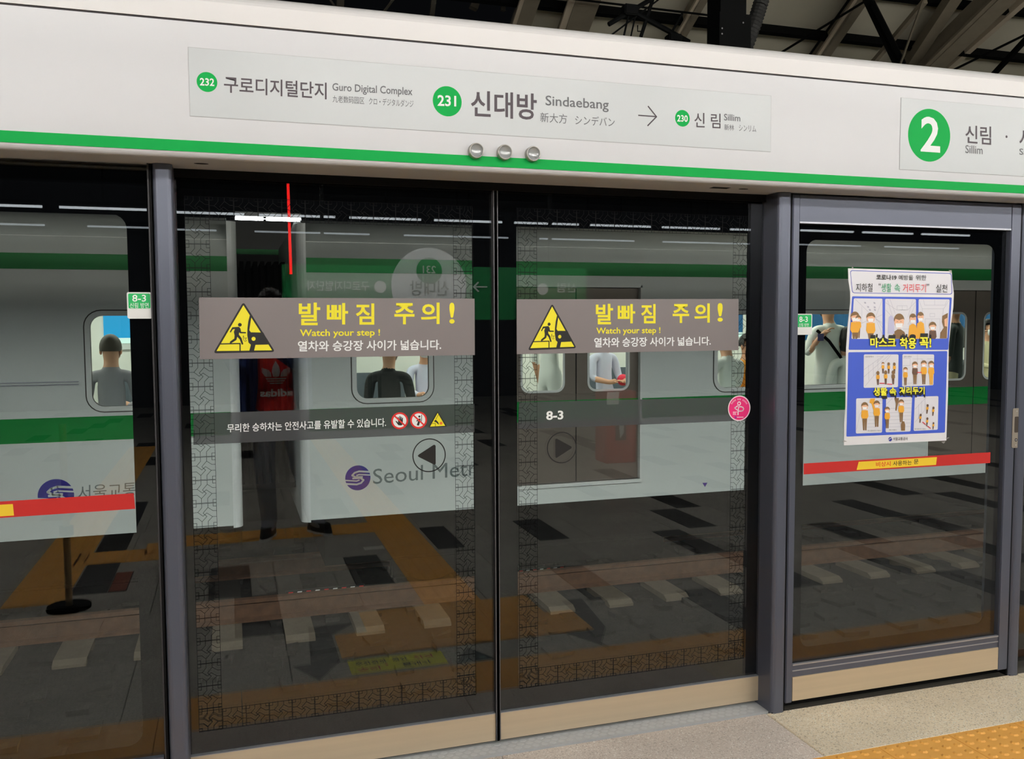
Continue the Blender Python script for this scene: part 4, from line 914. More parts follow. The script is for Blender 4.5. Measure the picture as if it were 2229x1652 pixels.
def car(label, x0, x1, ends, windows, doors, logo):
    t = thing('train_car', label, 'train', ((x0+x1)/2, TY, -.23))
    holes = [(a, b, .80, 1.64) for a, b, m_ in windows]+[(c-.67, c+.67, -.04, 1.86) for c in doors]
    a0 = x0+(.08 if 'l' in ends else 0); a1 = x1-(.08 if 'r' in ends else 0)
    mb = MB(); wall_with_holes(mb, a0, a1, -.23, ZTOP, holes, TY, .04); mb.build('body_side', M_TRAIN, t)
    for e, xe, s in (('l', x0, 1), ('r', x1, -1)):
        if e not in ends: continue
        prof = [(xe+s*.08, TY+.2), (xe+s*.08, TY)]+[(xe+s*(.08-.08*math.sin(k*math.pi/12)), TY+.08-.08*math.cos(k*math.pi/12)) for k in range(1, 7)]+[(xe, TY+.5), (xe, TY+2.9), (xe+s*.05, TY+2.9), (xe+s*.05, TY+.2)]
        m_ = MB(); n = len(prof); m_.quads([(x, y, -.25) for x, y in prof]+[(x, y, 2.40) for x, y in prof], [(k, (k+1) % n, n+(k+1) % n, n+k) for k in range(n)]+[tuple(range(n)), tuple(range(2*n-1, n-1, -1))]); m_.build('corner_post', M_CORNER, t, smooth=False)
    # stripes proud of the side
    segs = []; x = a0
    for c in sorted(doors): segs.append((x, c-.67)); x = c+.67
    segs.append((x, a1))
    g = MB()
    for p, q in segs:
        if q > p: g.box(p, q, TY-.0015, TY, .565, .765)
    g.build('green_stripe', M_TGREEN, t)
    top = [(TY, ZTOP), (TY, 2.10), (TY+.015, 2.17), (TY+.05, 2.24), (TY+.11, 2.31), (TY+.22, 2.385), (TY+.38, 2.44), (TY+.7, 2.50), (TY+1.45, 2.56), (TY+2.2, 2.50), (TY+2.6, 2.42), (TY+2.85, 2.25), (TY+2.9, 2.0), (TY+2.9, ZTOP)]
    o = MB().prism(top, a0, a1).build('roof', M_TRAIN, t, smooth=False)
    for p in o.data.polygons: p.use_smooth = len(p.vertices) == 4
    MB().box(a0, a1, TY-.0015, TY, 1.972, 2.10).build('cantrail_stripe', M_TGREEN, t)
    MB().box(a0, a1, TY+.052, TY+.058, 2.237, 2.247).build('gutter', M_TFRAME, t)
    for a, b, mu in windows: window(t, a, b, .80, 1.64, TY, mullion=mu)
    for c in doors:
        fr = MB(); fr.box(c-.685, c-.665, TY-.006, TY+.06, -.04, 1.88); fr.box(c+.665, c+.685, TY-.006, TY+.06, -.04, 1.88); fr.box(c-.685, c+.685, TY-.006, TY+.06, 1.86, 1.88); fr.box(c-.68, c+.68, TY-.02, TY+.08, -.075, -.04); fr.build('door_frame', M_TFRAME, t)
        for s in (-1, 1):
            lx0, lx1 = (c-.67, c-.006) if s < 0 else (c+.006, c+.67); Yd = TY+.045
            d = MB(); wx0, wx1 = (c-.575, c-.115) if s < 0 else (c+.115, c+.575); wall_with_holes(d, lx0, lx1, -.04, 1.86, [(wx0, wx1, .84, 1.62)], Yd, .03)
            dd = d.build('door_leaf', M_TDOOR, t); MB().box(lx0, lx1, Yd-.0015, Yd, .565, .765).build('green_stripe', M_TGREEN, dd)
            w = MB(); rro = rrect(wx0+.003, wx1-.003, .843, 1.617, .09, 5); rri = rrect(wx0+.025, wx1-.025, .865, 1.595, .07, 5)
            ringfill(w, (wx0, wx1, .84, 1.62), rro, Yd, Yd+.002, M_TDOOR, M_SEAM); w.ring([(x, Yd-.004, z) for x, z in rro], [(x, Yd-.004, z) for x, z in rri], M_TFRAME); w.ring([(x, Yd, z) for x, z in rro], [(x, Yd-.004, z) for x, z in rro], M_SEAM)
            w.build('door_window_frame', None, dd); g = MB(); g.slab(rri, Yd+.008, .005); g.build('pane', M_TGLASS, dd)
        MB().box(c-.006, c+.006, TY+.05, TY+.07, -.04, 1.86).build('door_seal', M_GAP, t)
    # inside
    MB().box(a0, a1, TY+.08, TY+2.85, -.06, -.01).build('car_floor', M_TFLOOR, t)
    MB().box(a0, a1, TY+2.82, TY+2.86, -.01, 1.97).build('far_wall', M_INT, t)
    MB().box(a0, a1, TY+.05, TY+2.86, 1.955, 1.968).build('inner_ceiling', M_INT, t)
    for yy in (TY+.75, TY+2.05): MB().box(a0+.2, a1-.2, yy-.06, yy+.06, 1.945, 1.953).build('ceiling_light', M_ILIGHT, t)
    for a, b, mu in windows:
        MB().box(a-.25, b+.25, TY+2.4, TY+2.81, .38, .46).build('seat', M_SEAT, t); MB().box(a-.25, b+.25, TY+2.74, TY+2.81, .46, .92).build('seat_back', M_SEAT, t)
        MB().box(a-.25, b+.25, TY+.09, TY+.50, .38, .46).build('seat', M_SEAT, t)
        MB().box(a-.2, b+.2, TY+2.80, TY+2.818, 1.37, 1.62).build('advert_panel', M_ADV if x1 < 1 or a < 2 else M_ADV2, t); MB().box(a-.2, b+.2, TY+2.80, TY+2.818, 1.31, 1.37).build('advert_strip', M_ADW, t); MB().box(a-.2, b+.2, TY+2.79, TY+2.815, 1.24, 1.30).build('luggage_rack', M_TFRAME, t)
    for c in doors:
        for s in (-.78, .78): MB().tube([(c+s, TY+.55, .0), (c+s, TY+.55, 1.95)], .016).build('grab_pole', M_EDGE, t)
        MB().box(c-.6, c+.6, TY+2.80, TY+2.818, 1.25, 1.62).build('advert_panel', M_ADV2, t)
    # underneath
    MB().box(a0+.15, a1-.15, TY+.35, TY+2.55, -.75, -.23).build('underframe', M_UNDER, t)
    for e, xe, s in (('l', x0, 1), ('r', x1, -1)):
        if e not in ends: continue
        c = xe+s*2.3; b = MB(); b.box(c-1.45, c+1.45, TY+.32, TY+.42, -.92, -.72, bev=.02); b.build('bogie_frame', M_UNDER, t)
        for w_ in (-1.05, 1.05):
            for yy in (8.42, 9.56):
                m_ = MB(); m_.tube([(c+w_, yy, -.58), (c+w_, yy+.12, -.58)], .42, n=24); m_.build('wheel', M_UNDER, t)
    return t
CA = car('white train car with green stripes at the left, ending at the dark gap', -10.4, .07, 'r', [(-1.14, -.40, None), (-5.9, -4.0, -4.95)], [-2.57, -7.4], 0)
CB = car('white train car with green stripes right of the dark gap between cars', .57, 14.6, 'l', [(1.03, 1.78, None), (4.70, 6.60, 5.65), (9.58, 11.5, 10.5)], [3.21, 8.09, 12.97], 0)
# painted operator marks
def logo(car_, cpx, r, txt, quad, nm='operator_logo'):
    mb = MB(); c = at(cpx[0], cpx[1], TY); Yl = TY-.002; disc(mb, (c.x, c.z), r, Yl, M_LOGO, n=36)
    def S(pts, w):
        P = [Vector((c.x+x*r, Yl-.0012, c.z+z*r)) for x, z in pts]
        for a, b in zip(P, P[1:]):
            d = (b-a).normalized(); n = Vector((-d.z, 0, d.x))*w*r/2; e = d*w*r*.25; mb.face([a-e+n, b+e+n, b+e-n, a-e-n], M_TRAIN)
    S([(1.05, .42), (.1, .52), (-.25, .42), (-.45, .22), (-.2, .08), (.35, .05)], .14); S([(1.05, .16), (.1, .26), (-.1, .2)], .10); S([(-1.05, -.42), (-.1, -.52), (.25, -.42), (.45, -.2), (.2, -.02), (-.4, -.02)], .14); S([(-1.05, -.14), (-.1, -.25), (.1, -.18)], .10)
    mb.build(nm, None, car_)
    mb = MB(); pxtext(mb, txt, quad, TY-.002, M_GLET, .0); mb.build('operator_name', None, car_)
logo(CB, (779, 1040), .114, 'Seoul Metro', [(812, 1021), (1062, 999), (1062, 1032), (812, 1054)])
logo(CA, (122, 1078), .135, '서울교통공사', [(170, 1057), (360, 1045), (360, 1076), (170, 1090)])
mb = MB()
p = at(90, 838, TY); q = at(172, 838, TY)
for dz in (0, .022): mb.box(-2.0 if False else at(0, 838, TY).x-.3, q.x, TY-.012, TY-.002, p.z-.004+dz, p.z+.004+dz)
mb.build('side_rail', M_EDGE, CA)
# gangway
gw = thing('car_gangway', 'black ribbed gangway bellows between the two train cars', 'gangway', (.32, 9.4, 0))
for i in range(7): MB().box(.10+i*.062, .135+i*.062, 8.62-.03*(i % 2), 10.25, .0, 2.1).build('bellows_fold', M_UNDER, gw)
MB().box(.07, .57, 8.7, 10.2, -.05, 0).build('step_plate', M_UNDER, gw); MB().box(.07, .57, 9.2, 9.6, -.75, -.55).build('coupler', M_UNDER, gw)

# ================================================================== FAR SIDE AND ROOF
fh = thing('far_screen_header', 'dark header of the platform screen behind the train', 'header', (2, 12.5, 2.2))
MB().box(-12, 22, 12.5, 12.9, 2.2, 2.9).build('box', mat('far_header_paint', (70, 70, 68), .6), fh); MB().box(-12, 22, 12.49, 12.5, 2.45, 2.52).build('green_stripe', M_TGREEN, fh)
tag(MB().box(-12, 22, 12.5, 13.2, -1.5, -.03).build('far_platform', M_CONC), 'far platform edge behind the train', None, None, 'structure')
tag(MB().box(-12, 22, 12.55, 12.6, 0, 2.2).build('far_screen', M_FRIT), 'dark far platform screen behind the train', None, None, 'structure')
a = at(512, 475, 13.2); b = at(655, 478, 13.2)
fl = thing('fluorescent_lamp', 'bright white fluorescent tube seen above the gap between the train cars', 'lamp', ((a.x+b.x)/2, 13.2, a.z+.08))
MB().tube([(a.x, 13.2, a.z), (b.x, 13.2, a.z)], .022).build('tube', mat('bright_tube', (250, 253, 255), .5, emit=25.0), fl); MB().box(a.x, b.x, 13.15, 13.25, a.z+.03, a.z+.09).build('body', M_LAMPB, fl); MB().box(a.x+.38, a.x+.42, 12.86, 13.24, 2.895, 2.915).build('bracket', M_BLKST, fl); MB().box(a.x+.38, a.x+.42, 13.18, 13.22, 2.90, a.z+.05).build('hanger', M_BLKST, fl)

SL = .33
def onroof(px, py, lift=0.0):
    v = FWD + RGT*((px-W_PX/2)/FPX) - UPV*((py-H_PX/2)/FPX)
    t = (5.2-lift+8*SL-CAMZ)/(v.z+SL*v.y); return v*t+Vector((0, 0, CAMZ))
def zr(y): return 5.2-SL*(y-8)
sx0 = onroof(1128, 30).x
tag(MB().quads([(sx0, 5.5, zr(5.5)), (18, 5.5, zr(5.5)), (18, 13, zr(13)), (sx0, 13, zr(13)), (sx0, 5.5, zr(5.5)+.05), (18, 5.5, zr(5.5)+.05), (18, 13, zr(13)+.05), (sx0, 13, zr(13)+.05)],
     [(3,2,1,0),(4,5,6,7),(0,1,5,4),(1,2,6,5),(2,3,7,6),(3,0,4,7)]).build('ceiling', M_ROOF), 'grey sheet roof over the tracks', None, None, 'structure')
def rbeam(label, pA, pB, w, h, m, lift=.12, ext=1.5, name='roof_beam', cat='beam', grp=None, two=None):
    A = onroof(*pA, lift); B = onroof(*pB, lift); d = (B-A).normalized(); A2, B2 = A-d*ext, B+d*ext
    n = Vector((0, SL, 1)).normalized()
    if two:
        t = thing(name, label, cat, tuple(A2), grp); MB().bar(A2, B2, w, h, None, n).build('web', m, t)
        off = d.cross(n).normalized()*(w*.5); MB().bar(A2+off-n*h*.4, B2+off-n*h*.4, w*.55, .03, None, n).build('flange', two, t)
    else: tag(MB().bar(A2, B2, w, h, None, n).build(name, m), label, cat, grp)
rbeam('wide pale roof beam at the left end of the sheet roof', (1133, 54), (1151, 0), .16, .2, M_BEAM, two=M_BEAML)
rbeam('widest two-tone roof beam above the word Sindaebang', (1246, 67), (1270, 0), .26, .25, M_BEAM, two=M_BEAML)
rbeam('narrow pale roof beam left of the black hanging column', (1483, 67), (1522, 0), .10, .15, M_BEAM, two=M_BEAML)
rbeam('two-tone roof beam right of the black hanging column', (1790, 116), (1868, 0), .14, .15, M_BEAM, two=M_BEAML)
rbeam('broad brown roof beam near the upper right corner', (2030, 132), (2165, 0), .22, .25, M_BEAM, lift=.3, two=M_BEAM)
rbeam('slim brown roof beam left of the broad corner beam', (1982, 137), (2072, 0), .14, .12, M_BEAM, lift=.2)
rbeam('pale thin roof beam right of the broad corner beam', (2060, 148), (2120, 95), .08, .1, M_BEAML, lift=.1)
rbeam('long black purlin crossing under the whole sheet roof', (1166, 8), (2229, 127), .06, .10, M_BLKST, lift=.10, ext=3, name='roof_purlin')
rbeam('black purlin in the upper right corner', (2010, 0), (2229, 27), .06, .09, M_BLKST, lift=.08, ext=2, name='roof_purlin')
rbeam('thin black rod hung below the long purlin', (1266, 0), (1567, 36), .015, .015, M_BLKST, lift=.4, ext=.5, name='tie_rod', cat='rod')
rbeam('thick black brace crossing the long purlin', (1953, 136), (1890, 0), .085, .085, M_BLKST, lift=.5, ext=.4, name='steel_brace', cat='brace')
rbeam('second black brace close beside the thick brace', (1966, 137), (1905, 18), .05, .05, M_BLKST, lift=.55, ext=.1, name='steel_brace', cat='brace')
rbeam('short dark brace right of the thick brace', (1904, 132), (2002, 16), .05, .05, M_BEAM, lift=.5, ext=.1, name='steel_brace', cat='brace')
rbeam('thin black cable rising to the thick brace', (1701, 114), (1884, 2), .018, .018, M_BLKST, lift=.6, ext=.1, name='cable', cat='cable')
rbeam('thin brown rod right of the thick brace', (1961, 136), (2010, 0), .02, .02, M_BEAM, lift=.6, ext=.3, name='tie_rod', cat='rod')
rbeam('thin black cable at the upper right corner', (2084, 148), (2229, 77), .02, .02, M_BLKST, lift=.6, ext=.5, name='cable', cat='cable')
rbeam('dark brace at the right edge under the roof', (2168, 156), (2240, 78), .05, .05, M_BLKST, lift=.5, ext=.5, name='steel_brace', cat='brace')
rbeam('thin black line left of the two-tone beam by the column', (1765, 116), (1848, 0), .02, .02, M_BLKST, lift=.2, ext=.5, name='tie_rod', cat='rod')
# black hanging column, duct and bracket just behind the header
a = at(1568, 60, 3.7); b = at(1624, 60, 3.7)
bc = thing('hanging_column', 'black bolted steel column rising behind the header', 'column', ((a.x+b.x)/2, 3.75, 2.6))
MB().box(a.x, b.x, 3.70, 3.82, 2.55, 4.6).build('column', M_BLKST, bc); MB().box(a.x-.01, b.x+.02, 3.69, 3.70, 2.55, 2.95).build('splice_plate', M_BLKST, bc)
for px_, py_ in ((1571, 62), (1571, 74), (1617, 50)):
    c = at(px_, py_, 3.69); mb = MB(); disc(mb, (c.x, c.z), .004, 3.686, n=8); mb.build('bolt', mat('bolt_metal', (150, 150, 150), .4, metal=.5), bc)
P0 = at(1622, 105, 3.95); P1 = at(1655, 20, 3.95); P2 = at(1668, -40, 3.95); pts = []; rad = []
for i in range(41):
    t = i/40; p = P0*(1-t)**2+P1*2*t*(1-t)+P2*t*t; pts.append(p); rad.append(.034+(.005 if i % 2 else 0))
tag(MB().tube(pts, rad, n=12).build('corrugated_duct', mat('duct_grey', (44, 44, 42), .7), smooth=False), 'dark corrugated duct bending up beside the black column', 'duct')
br = thing('wire_bracket', 'black clamp with crossing rods hanging left of the black column', 'bracket', tuple(at(1370, 30, 3.9)))
for A, B, r in (((1325, 53), (1425, -6), .011), ((1368, 20), (1500, 92), .013), ((1395, 80), (1422, -5), .009), ((1358, 78), (1370, 25), .005), ((1373, 80), (1382, 40), .004), ((1331, 76), (1435, -2), .004), ((1452, 88), (1485, 30), .006)):
    MB().tube([at(*A, 3.9), at(*B, 3.9)], r, n=8).build('rod', M_BLKST, br)
c = at(1372, 22, 3.9); MB().box(c.x-.04, c.x+.03, 3.87, 3.93, c.z-.03, c.z+.02, bev=.006).build('clamp', M_BLKST, br)
c = at(1460, 80, 3.9); MB().box(c.x-.02, c.x+.05, 3.87, 3.93, c.z-.03, c.z+.01, bev=.006).build('insulator', M_BLKST, br)
MB().tube([at(1388, 55, 3.9), at(1388, 68, 3.9), at(1402, 69, 3.9)], .003, n=6).build('hook', M_BLKST, br)
# structures against the night at the upper left
M_FARP = mat('far_post_grey', (104, 98, 86), .8)
for A, B, w, lab in (((741, -10), (739, 30), .09, 'grey far post above the left part of the header'), ((945, -10), (938, 50), .06, 'pale thin far post above the sign number 231'), ((1040, -10), (1030, 19), .10, 'short grey far fixture above the header, left of the pale far beam')):
    a = at(*A, 11.0); b = at(*B, 11.0); tag(MB().bar(a, b, w, w, None, (0, 1, 0)).build('far_post', M_FARP), lab, 'post')
tag(MB().bar(at(858, -4, 11.0), at(834, 28, 11.0), .03, .03, None, (0, 1, 0)).build('far_stay', M_FARP), 'thin slanting far stay between the two far posts', 'rod')
tag(MB().bar(at(716, -4, 11.0), at(732, 20, 11.0), .025, .025, None, (0, 1, 0)).build('far_stay', M_FARP), 'thin slanting far stay left of the grey far post', 'rod')
tag(MB().bar(at(1040, -2, 10.5), at(1140, 9, 10.5), .05, .05, None, (0, 1, 0)).build('roof_beam', M_BEAML), 'short pale beam meeting the left end of the roof', 'beam')
tag(MB().bar(at(1096, 8, 10.8), at(1095, 24, 10.8), .05, .05, None, (0, 1, 0)).build('far_post', M_FARP), 'small pale hanging piece below the short pale beam', 'post')

# ================================================================== PLATFORM BEHIND THE CAMERA (seen in the glass)
M_DARKC = mat('dark_platform_ceiling', (14, 14, 14), .9)
tag(MB().box(-6, 16, -11.5, .2, 4.0, 4.1).build('trim_2', M_DARKC), 'dark ceiling over the platform', None, None, 'structure')
tag(MB().box(-6, 16, -11.6, -11.5, 0, 4.0).build('wall_back', mat('dark_back_wall', (26, 26, 30), .8)), kind='structure')
def lamp(Y, z, x, L, w, mt, label, grp, reuse={}):
    k = (L, w, mt.name)
    t = thing('fluorescent_lamp', label, 'lamp', (x+L/2, Y, z), grp)
    if k not in reuse:
        a = MB().tube([(-L/2, 0, -w/2-.012), (L/2, 0, -w/2-.012)], w/2, n=10).build('tube', mt, None, True); b = MB().box(-L/2-.03, L/2+.03, -.03, .03, 0, .05).build('body', M_LAMPB if mt is M_TUBE else M_BLKST); reuse[k] = (a.data, b.data)
    else:
        a = bpy.data.objects.new('tube', reuse[k][0]); b = bpy.data.objects.new('body', reuse[k][1]); COL.objects.link(a); COL.objects.link(b)
    for q in (a, b): q.parent = t
    hh = MB().box(-.01, .01, -.01, .01, .05, 4.0-z) ; h = hh.build('hanger', M_BLKST); h.parent = t
for i in range(8): lamp(1.0, 2.85, -4.6+2.3*i, 2.1, .07, M_TUBE, 'fluorescent lamp in the front row over the platform', 'lamps over the platform, front row')
for i in range(8): lamp(-1.2, 2.80, -4.6+2.3*i, 2.1, .07, M_TUBE, 'fluorescent lamp in the second row over the platform', 'lamps over the platform, second row')
for i in range(8): lamp(-2.9, 3.10, -4.6+2.3*i, 2.1, .07, M_TUBE, 'fluorescent lamp in the third row over the platform', 'lamps over the platform, third row')
for i in range(9):
    x = -4.0+1.6*i; t = thing('fluorescent_lamp', 'shaded fluorescent lamp on the track side of the header', 'lamp', (x+.78, 3.12, 2.42), 'track side header lamps')  # added out of view to brighten the lower train side
    MB().tube([(x, 3.12, 2.40), (x+1.55, 3.12, 2.40)], .02, n=12).build('tube', M_TUBE4, t, True)
    mb = MB(); mb.box(x-.02, x+1.575, 3.06, 3.215, 2.435, 2.445); mb.box(x-.02, x+1.575, 3.207, 3.215, 2.370, 2.435); mb.box(x-.02, x+1.575, 3.06, 3.157, 2.366, 2.370); mb.build('added_hood', M_LAMPB, t)  # lip and plate shaped to fade the added light up the train and off the bed
for i in range(14): lamp(-7.0, 3.07, -4.57+1.25*i, 1.05, .034, M_TUBE2, 'fluorescent lamp mirrored in the top of the glass as a thin pale line', 'lamps mirrored in the glass')
for i in range(8): lamp(-9.4, 3.07, -4.57+2.5*i, 1.9, .03, M_TUBE3, 'farthest fluorescent lamp mirrored faintly in the glass', 'farthest lamps mirrored in the glass')
# hanging station board
hb = thing('hanging_board', 'green hanging station board with a white disc, mirrored in the glass', 'sign', (1.8, -2.0, 1.5))
Yb = -2.0
MB().box(.45, 3.3, Yb-.12, Yb, 1.55, 2.04).build('box', mat('board_green', (0, 118, 60), .5, emit=.22), hb)
mb = MB(); disc(mb, (1.75, 1.86), .35, Yb+.004, n=56); mb.build('white_disc', mat('board_white', (214, 216, 222), .5, emit=.45), hb)
mb = MB(); disc(mb, (1.75, 2.0), .12, Yb+.008, n=36); mb.build('number_roundel', mat('board_deep_green', (0, 96, 50), .5, emit=.15), hb)
mb = MB()
def bt(body, x0, x1, z0, z1, m, w=.01): text3(mb, body, (x1, Yb+.012, z1), (x0, Yb+.012, z1), (x0, Yb+.012, z0), (x1, Yb+.012, z0), m, w)
M_BW = mat('board_print_white', (230, 235, 232), .5, emit=.45)
bt('231', 1.69, 1.81, 1.975, 2.045, M_BW); bt('신대방', 1.57, 1.93, 1.77, 1.91, M_BLACK); bt('구로디지털단지', .66, 1.2, 1.81, 1.90, M_BW); [mb.face([(x_, Yb+.012, z_) for x_, z_ in q_], M_BW) for q_ in ([(2.16, 1.85), (2.30, 1.85), (2.30, 1.862), (2.16, 1.862)], [(2.16, 1.856), (2.21, 1.905), (2.222, 1.897), (2.18, 1.856)], [(2.16, 1.856), (2.21, 1.807), (2.222, 1.815), (2.18, 1.856)])]; bt('신림', 3.0, 3.2, 1.81, 1.90, M_BW)
disc(mb, (1.30, 1.85), .055, Yb+.01, M_BW, n=24); disc(mb, (2.85, 1.84), .055, Yb+.01, M_BW, n=24); mb.build('lettering', None, hb)
for xx in (.8, 2.95): MB().box(xx-.015, xx+.015, Yb-.075, Yb-.045, 2.04, 4.0).build('hanger', M_BLKST, hb)
a = at(625, 385, 8); b = at(633, 597, 8)
rd = thing('red_light_strip', 'thin red light line hanging upright, mirrored in the left door leaf', 'light', (b.x, -2.02, b.z))
MB().bar((a.x, -2.0+.03, a.z+.3), (b.x, -2.0+.03, b.z), .022, .022, None, (0, 1, 0)).build('strip', mat('red_light', (255, 24, 20), .5, emit=6.0), rd)
# red cabinet
fc = thing('fire_cabinet', 'red fire equipment cabinet mirrored in the right door leaf', 'cabinet', (3.99, -2.85, 0))
mb = MB(); mb.box(3.82, 4.18, -3.0, -2.7, 0, .78, bev=.01); mb.build('body', mat('cabinet_red', (190, 40, 24), .45), fc)
MB().box(3.93, 4.05, -2.7, -2.69, .25, .62).build('front_slot', mat('cabinet_slot', (70, 26, 20), .6), fc); MB().quads([(3.95, -2.685, .55), (4.03, -2.685, .57), (4.02, -2.685, .33), (3.98, -2.685, .27)], [(0, 1, 2, 3)]).build('paper_tag', mat('silver_tag', (210, 214, 220), .4), fc)
# stand pole mirrored at the left
sp = thing('barrier_pole', 'thin metal pole on a flat foot, mirrored low in the left glass panel', 'pole', (-.86, .66, 0))
MB().tube([(-.86, .66, .02), (-.86, .66, 1.0)], .018, n=10).build('tube', mat('pole_metal', (180, 150, 110), .3, metal=.8), sp); MB().tube([(-.86, .66, .002), (-.86, .66, .02)], .11, n=24).build('foot', M_UNDER, sp); MB().tube([(-.86, .66, .40), (-.86, .66, .45)], .035, n=12).build('collar', M_UNDER, sp)

# ================================================================== PEOPLE
def V(*a): return Vector(a)
def ell(mb, c, r, keep=None, m=None, nu=16, nv=12, M3=None):
    vs = []; fs = []; c = Vector(c)
    for j in range(nv+1):
        t = math.pi*j/nv
        for i in range(nu):
            a = 2*math.pi*i/nu; vs.append(Vector((math.sin(t)*math.cos(a), math.sin(t)*math.sin(a), math.cos(t))))
    for j in range(nv):
        for i in range(nu):
            q = (j*nu+i, (j+1)*nu+i, (j+1)*nu+(i+1) % nu, j*nu+(i+1) % nu); u = sum((vs[k] for k in q), Vector())/4
            if keep is None or keep(u): fs.append(q)
    P = [Vector((v.x*r[0], v.y*r[1], v.z*r[2])) for v in vs]
    if M3: P = [M3 @ p for p in P]
    used = sorted({k for f in fs for k in f}); ix = {k: n for n, k in enumerate(used)}
    mb.quads([c+P[k] for k in used], [tuple(ix[k] for k in f) for f in fs], m)
def person(label, loc, face, joints, mats, hair=None, mask=None, extra=None, longhair=False, grp=None, s=1.0):
    """joints in the person's own frame: x to their right, y forward, z up from the floor; face = heading in radians (0 looks to +y)"""
    t = thing('person', label, 'person', loc, grp); Rm = Matrix.Rotation(-face, 3, 'Z')
    J = {k: Rm @ (Vector(v)*s) for k, v in joints.items()}
    RAD = dict(pelvis=(.135, .105), belly=(.13, .10), chest=(.155, .11), neck0=(.075, .07), neck=(.052, .055), jaw=(.066, .078), head=(.078, .094), crown=(.052, .066), shr=(.062, .062), shl=(.062, .062), elr=(.045, .045), ell=(.045, .045), wrr=(.029, .029), wrl=(.029, .029), pr=(.034, .02), pl=(.034, .02),
               hipr=(.092, .092), hipl=(.092, .092), knr=(.062, .062), knl=(.062, .062), anr=(.042, .042), anl=(.042, .042), tor=(.036, .034), tol=(.036, .034))
    RAD.update(mats.get('radii', {}))
    E = [('pelvis', 'belly'), ('belly', 'chest'), ('chest', 'neck0'), ('neck0', 'neck'), ('neck', 'jaw'), ('jaw', 'head'), ('head', 'crown'), ('neck0', 'shr'), ('neck0', 'shl'), ('shr', 'elr'), ('shl', 'ell'), ('elr', 'wrr'), ('ell', 'wrl'), ('wrr', 'pr'), ('wrl', 'pl'), ('pelvis', 'hipr'), ('pelvis', 'hipl'), ('hipr', 'knr'), ('hipl', 'knl'), ('knr', 'anr'), ('knl', 'anl'), ('anr', 'tor'), ('anl', 'tol')]
    E = [e for e in E if e[0] in J and e[1] in J]; names = list(dict.fromkeys([n for e in E for n in e])); names.remove('pelvis'); names = ['pelvis']+names
    vs = [J[n] for n in names]; rad = [tuple(x*s for x in RAD[n]) for n in names]; roots = [0]; edges = [(names.index(a), names.index(b)) for a, b in E]; reg = {n: n for n in names}
    segs = [(J[a], J[b], b) for a, b in E]
    # fingers: own chains rooted inside the palm
    for side in 'rl':
        if 'p'+side not in J: continue
        w_, p_ = J['wr'+side], J['p'+side]; d = (p_-w_).normalized(); curl = Vector(mats.get('curl'+side, (0, 0, -1))); curl = (Rm @ curl); curl = (curl-d*curl.dot(d)).normalized(); lat = d.cross(curl).normalized()
        sgn = mats.get('thumb'+side, 1)
        for k, (o_, L) in enumerate(((-.027, .068), (-.009, .078), (.009, .074), (.026, .058))):
            b0 = p_+lat*o_*s-d*.005*s; q1 = b0+(d*.035+curl*.004)*s; q2 = q1+(d*.022+curl*.012)*s*(L/.07); q3 = q2+(d*.010+curl*.020)*s*(L/.07); i0 = len(vs)
            vs += [b0, q1, q2, q3]; rad += [(.010*s,)*2, (.0088*s,)*2, (.008*s,)*2, (.0068*s,)*2]; edges += [(i0, i0+1), (i0+1, i0+2), (i0+2, i0+3)]; roots.append(i0); segs.append((b0, q3, 'p'+side))
        b0 = p_-d*.03*s+lat*sgn*-.018*s; q1 = b0+(lat*sgn*-.026+d*.018+curl*.012)*s; q2 = q1+(lat*sgn*-.004+d*.026+curl*.010)*s; i0 = len(vs)
        vs += [b0, q1, q2]; rad += [(.012*s,)*2, (.010*s,)*2, (.0085*s,)*2]; edges += [(i0, i0+1), (i0+1, i0+2)]; roots.append(i0); segs.append((b0, q2, 'p'+side))
    me = bpy.data.meshes.new('body_cage'); me.from_pydata([tuple(v) for v in vs], edges, [])
    o = bpy.data.objects.new('body_cage', me); COL.objects.link(o); sk = o.modifiers.new('skin', 'SKIN'); sk.branch_smoothing = .6; sk.use_smooth_shade = True
    ss_ = o.modifiers.new('sub', 'SUBSURF'); ss_.levels = ss_.render_levels = 2
    if not me.skin_vertices: 
        me.attributes.new('x', 'FLOAT', 'POINT')
    for i, r in enumerate(rad):
        me.skin_vertices[0].data[i].radius = r; me.skin_vertices[0].data[i].use_root = i in roots
    dg = bpy.context.evaluated_depsgraph_get(); dg.update(); m2 = bpy.data.meshes.new_from_object(o.evaluated_get(dg)); bpy.data.objects.remove(o); bpy.data.meshes.remove(me)
    m2.name = 'body'; order = ['top', 'bottom', 'skin', 'sleeve']; ML = [mats['top'], mats['bottom'], M_SKIN, mats.get('sleeve', mats['top'])]; m2.materials.clear()
    for q in ML: m2.materials.append(q)
    def region(b):
        if b in ('belly', 'chest', 'neck0', 'shr', 'shl'): return 0
        if b in ('elr', 'ell'): return 3
        if b in ('wrr', 'wrl'): return 3 if mats.get('long', True) else 2
        if b in ('neck', 'jaw', 'head', 'crown', 'pr', 'pl'): return 2
        if b in ('tor', 'tol', 'anr', 'anl', 'hipr', 'hipl', 'knr', 'knl'): return 1
        return 0
    for p in m2.polygons:
        c = p.center; best = 1e9; bb = 'belly'
        for a, b_, n in segs:
            ab = b_-a; tt = max(0, min(1, (c-a).dot(ab)/max(ab.length_squared, 1e-9))); dd = (a+ab*tt-c).length/max(RAD.get(n, (.03, .03))[0], .02)
            if dd < best: best = dd; bb = n
        p.material_index = region(bb); p.use_smooth = True
    body = bpy.data.objects.new('body', m2); COL.objects.link(body); body.parent = t; ORG[body.name] = ORG[t.name]
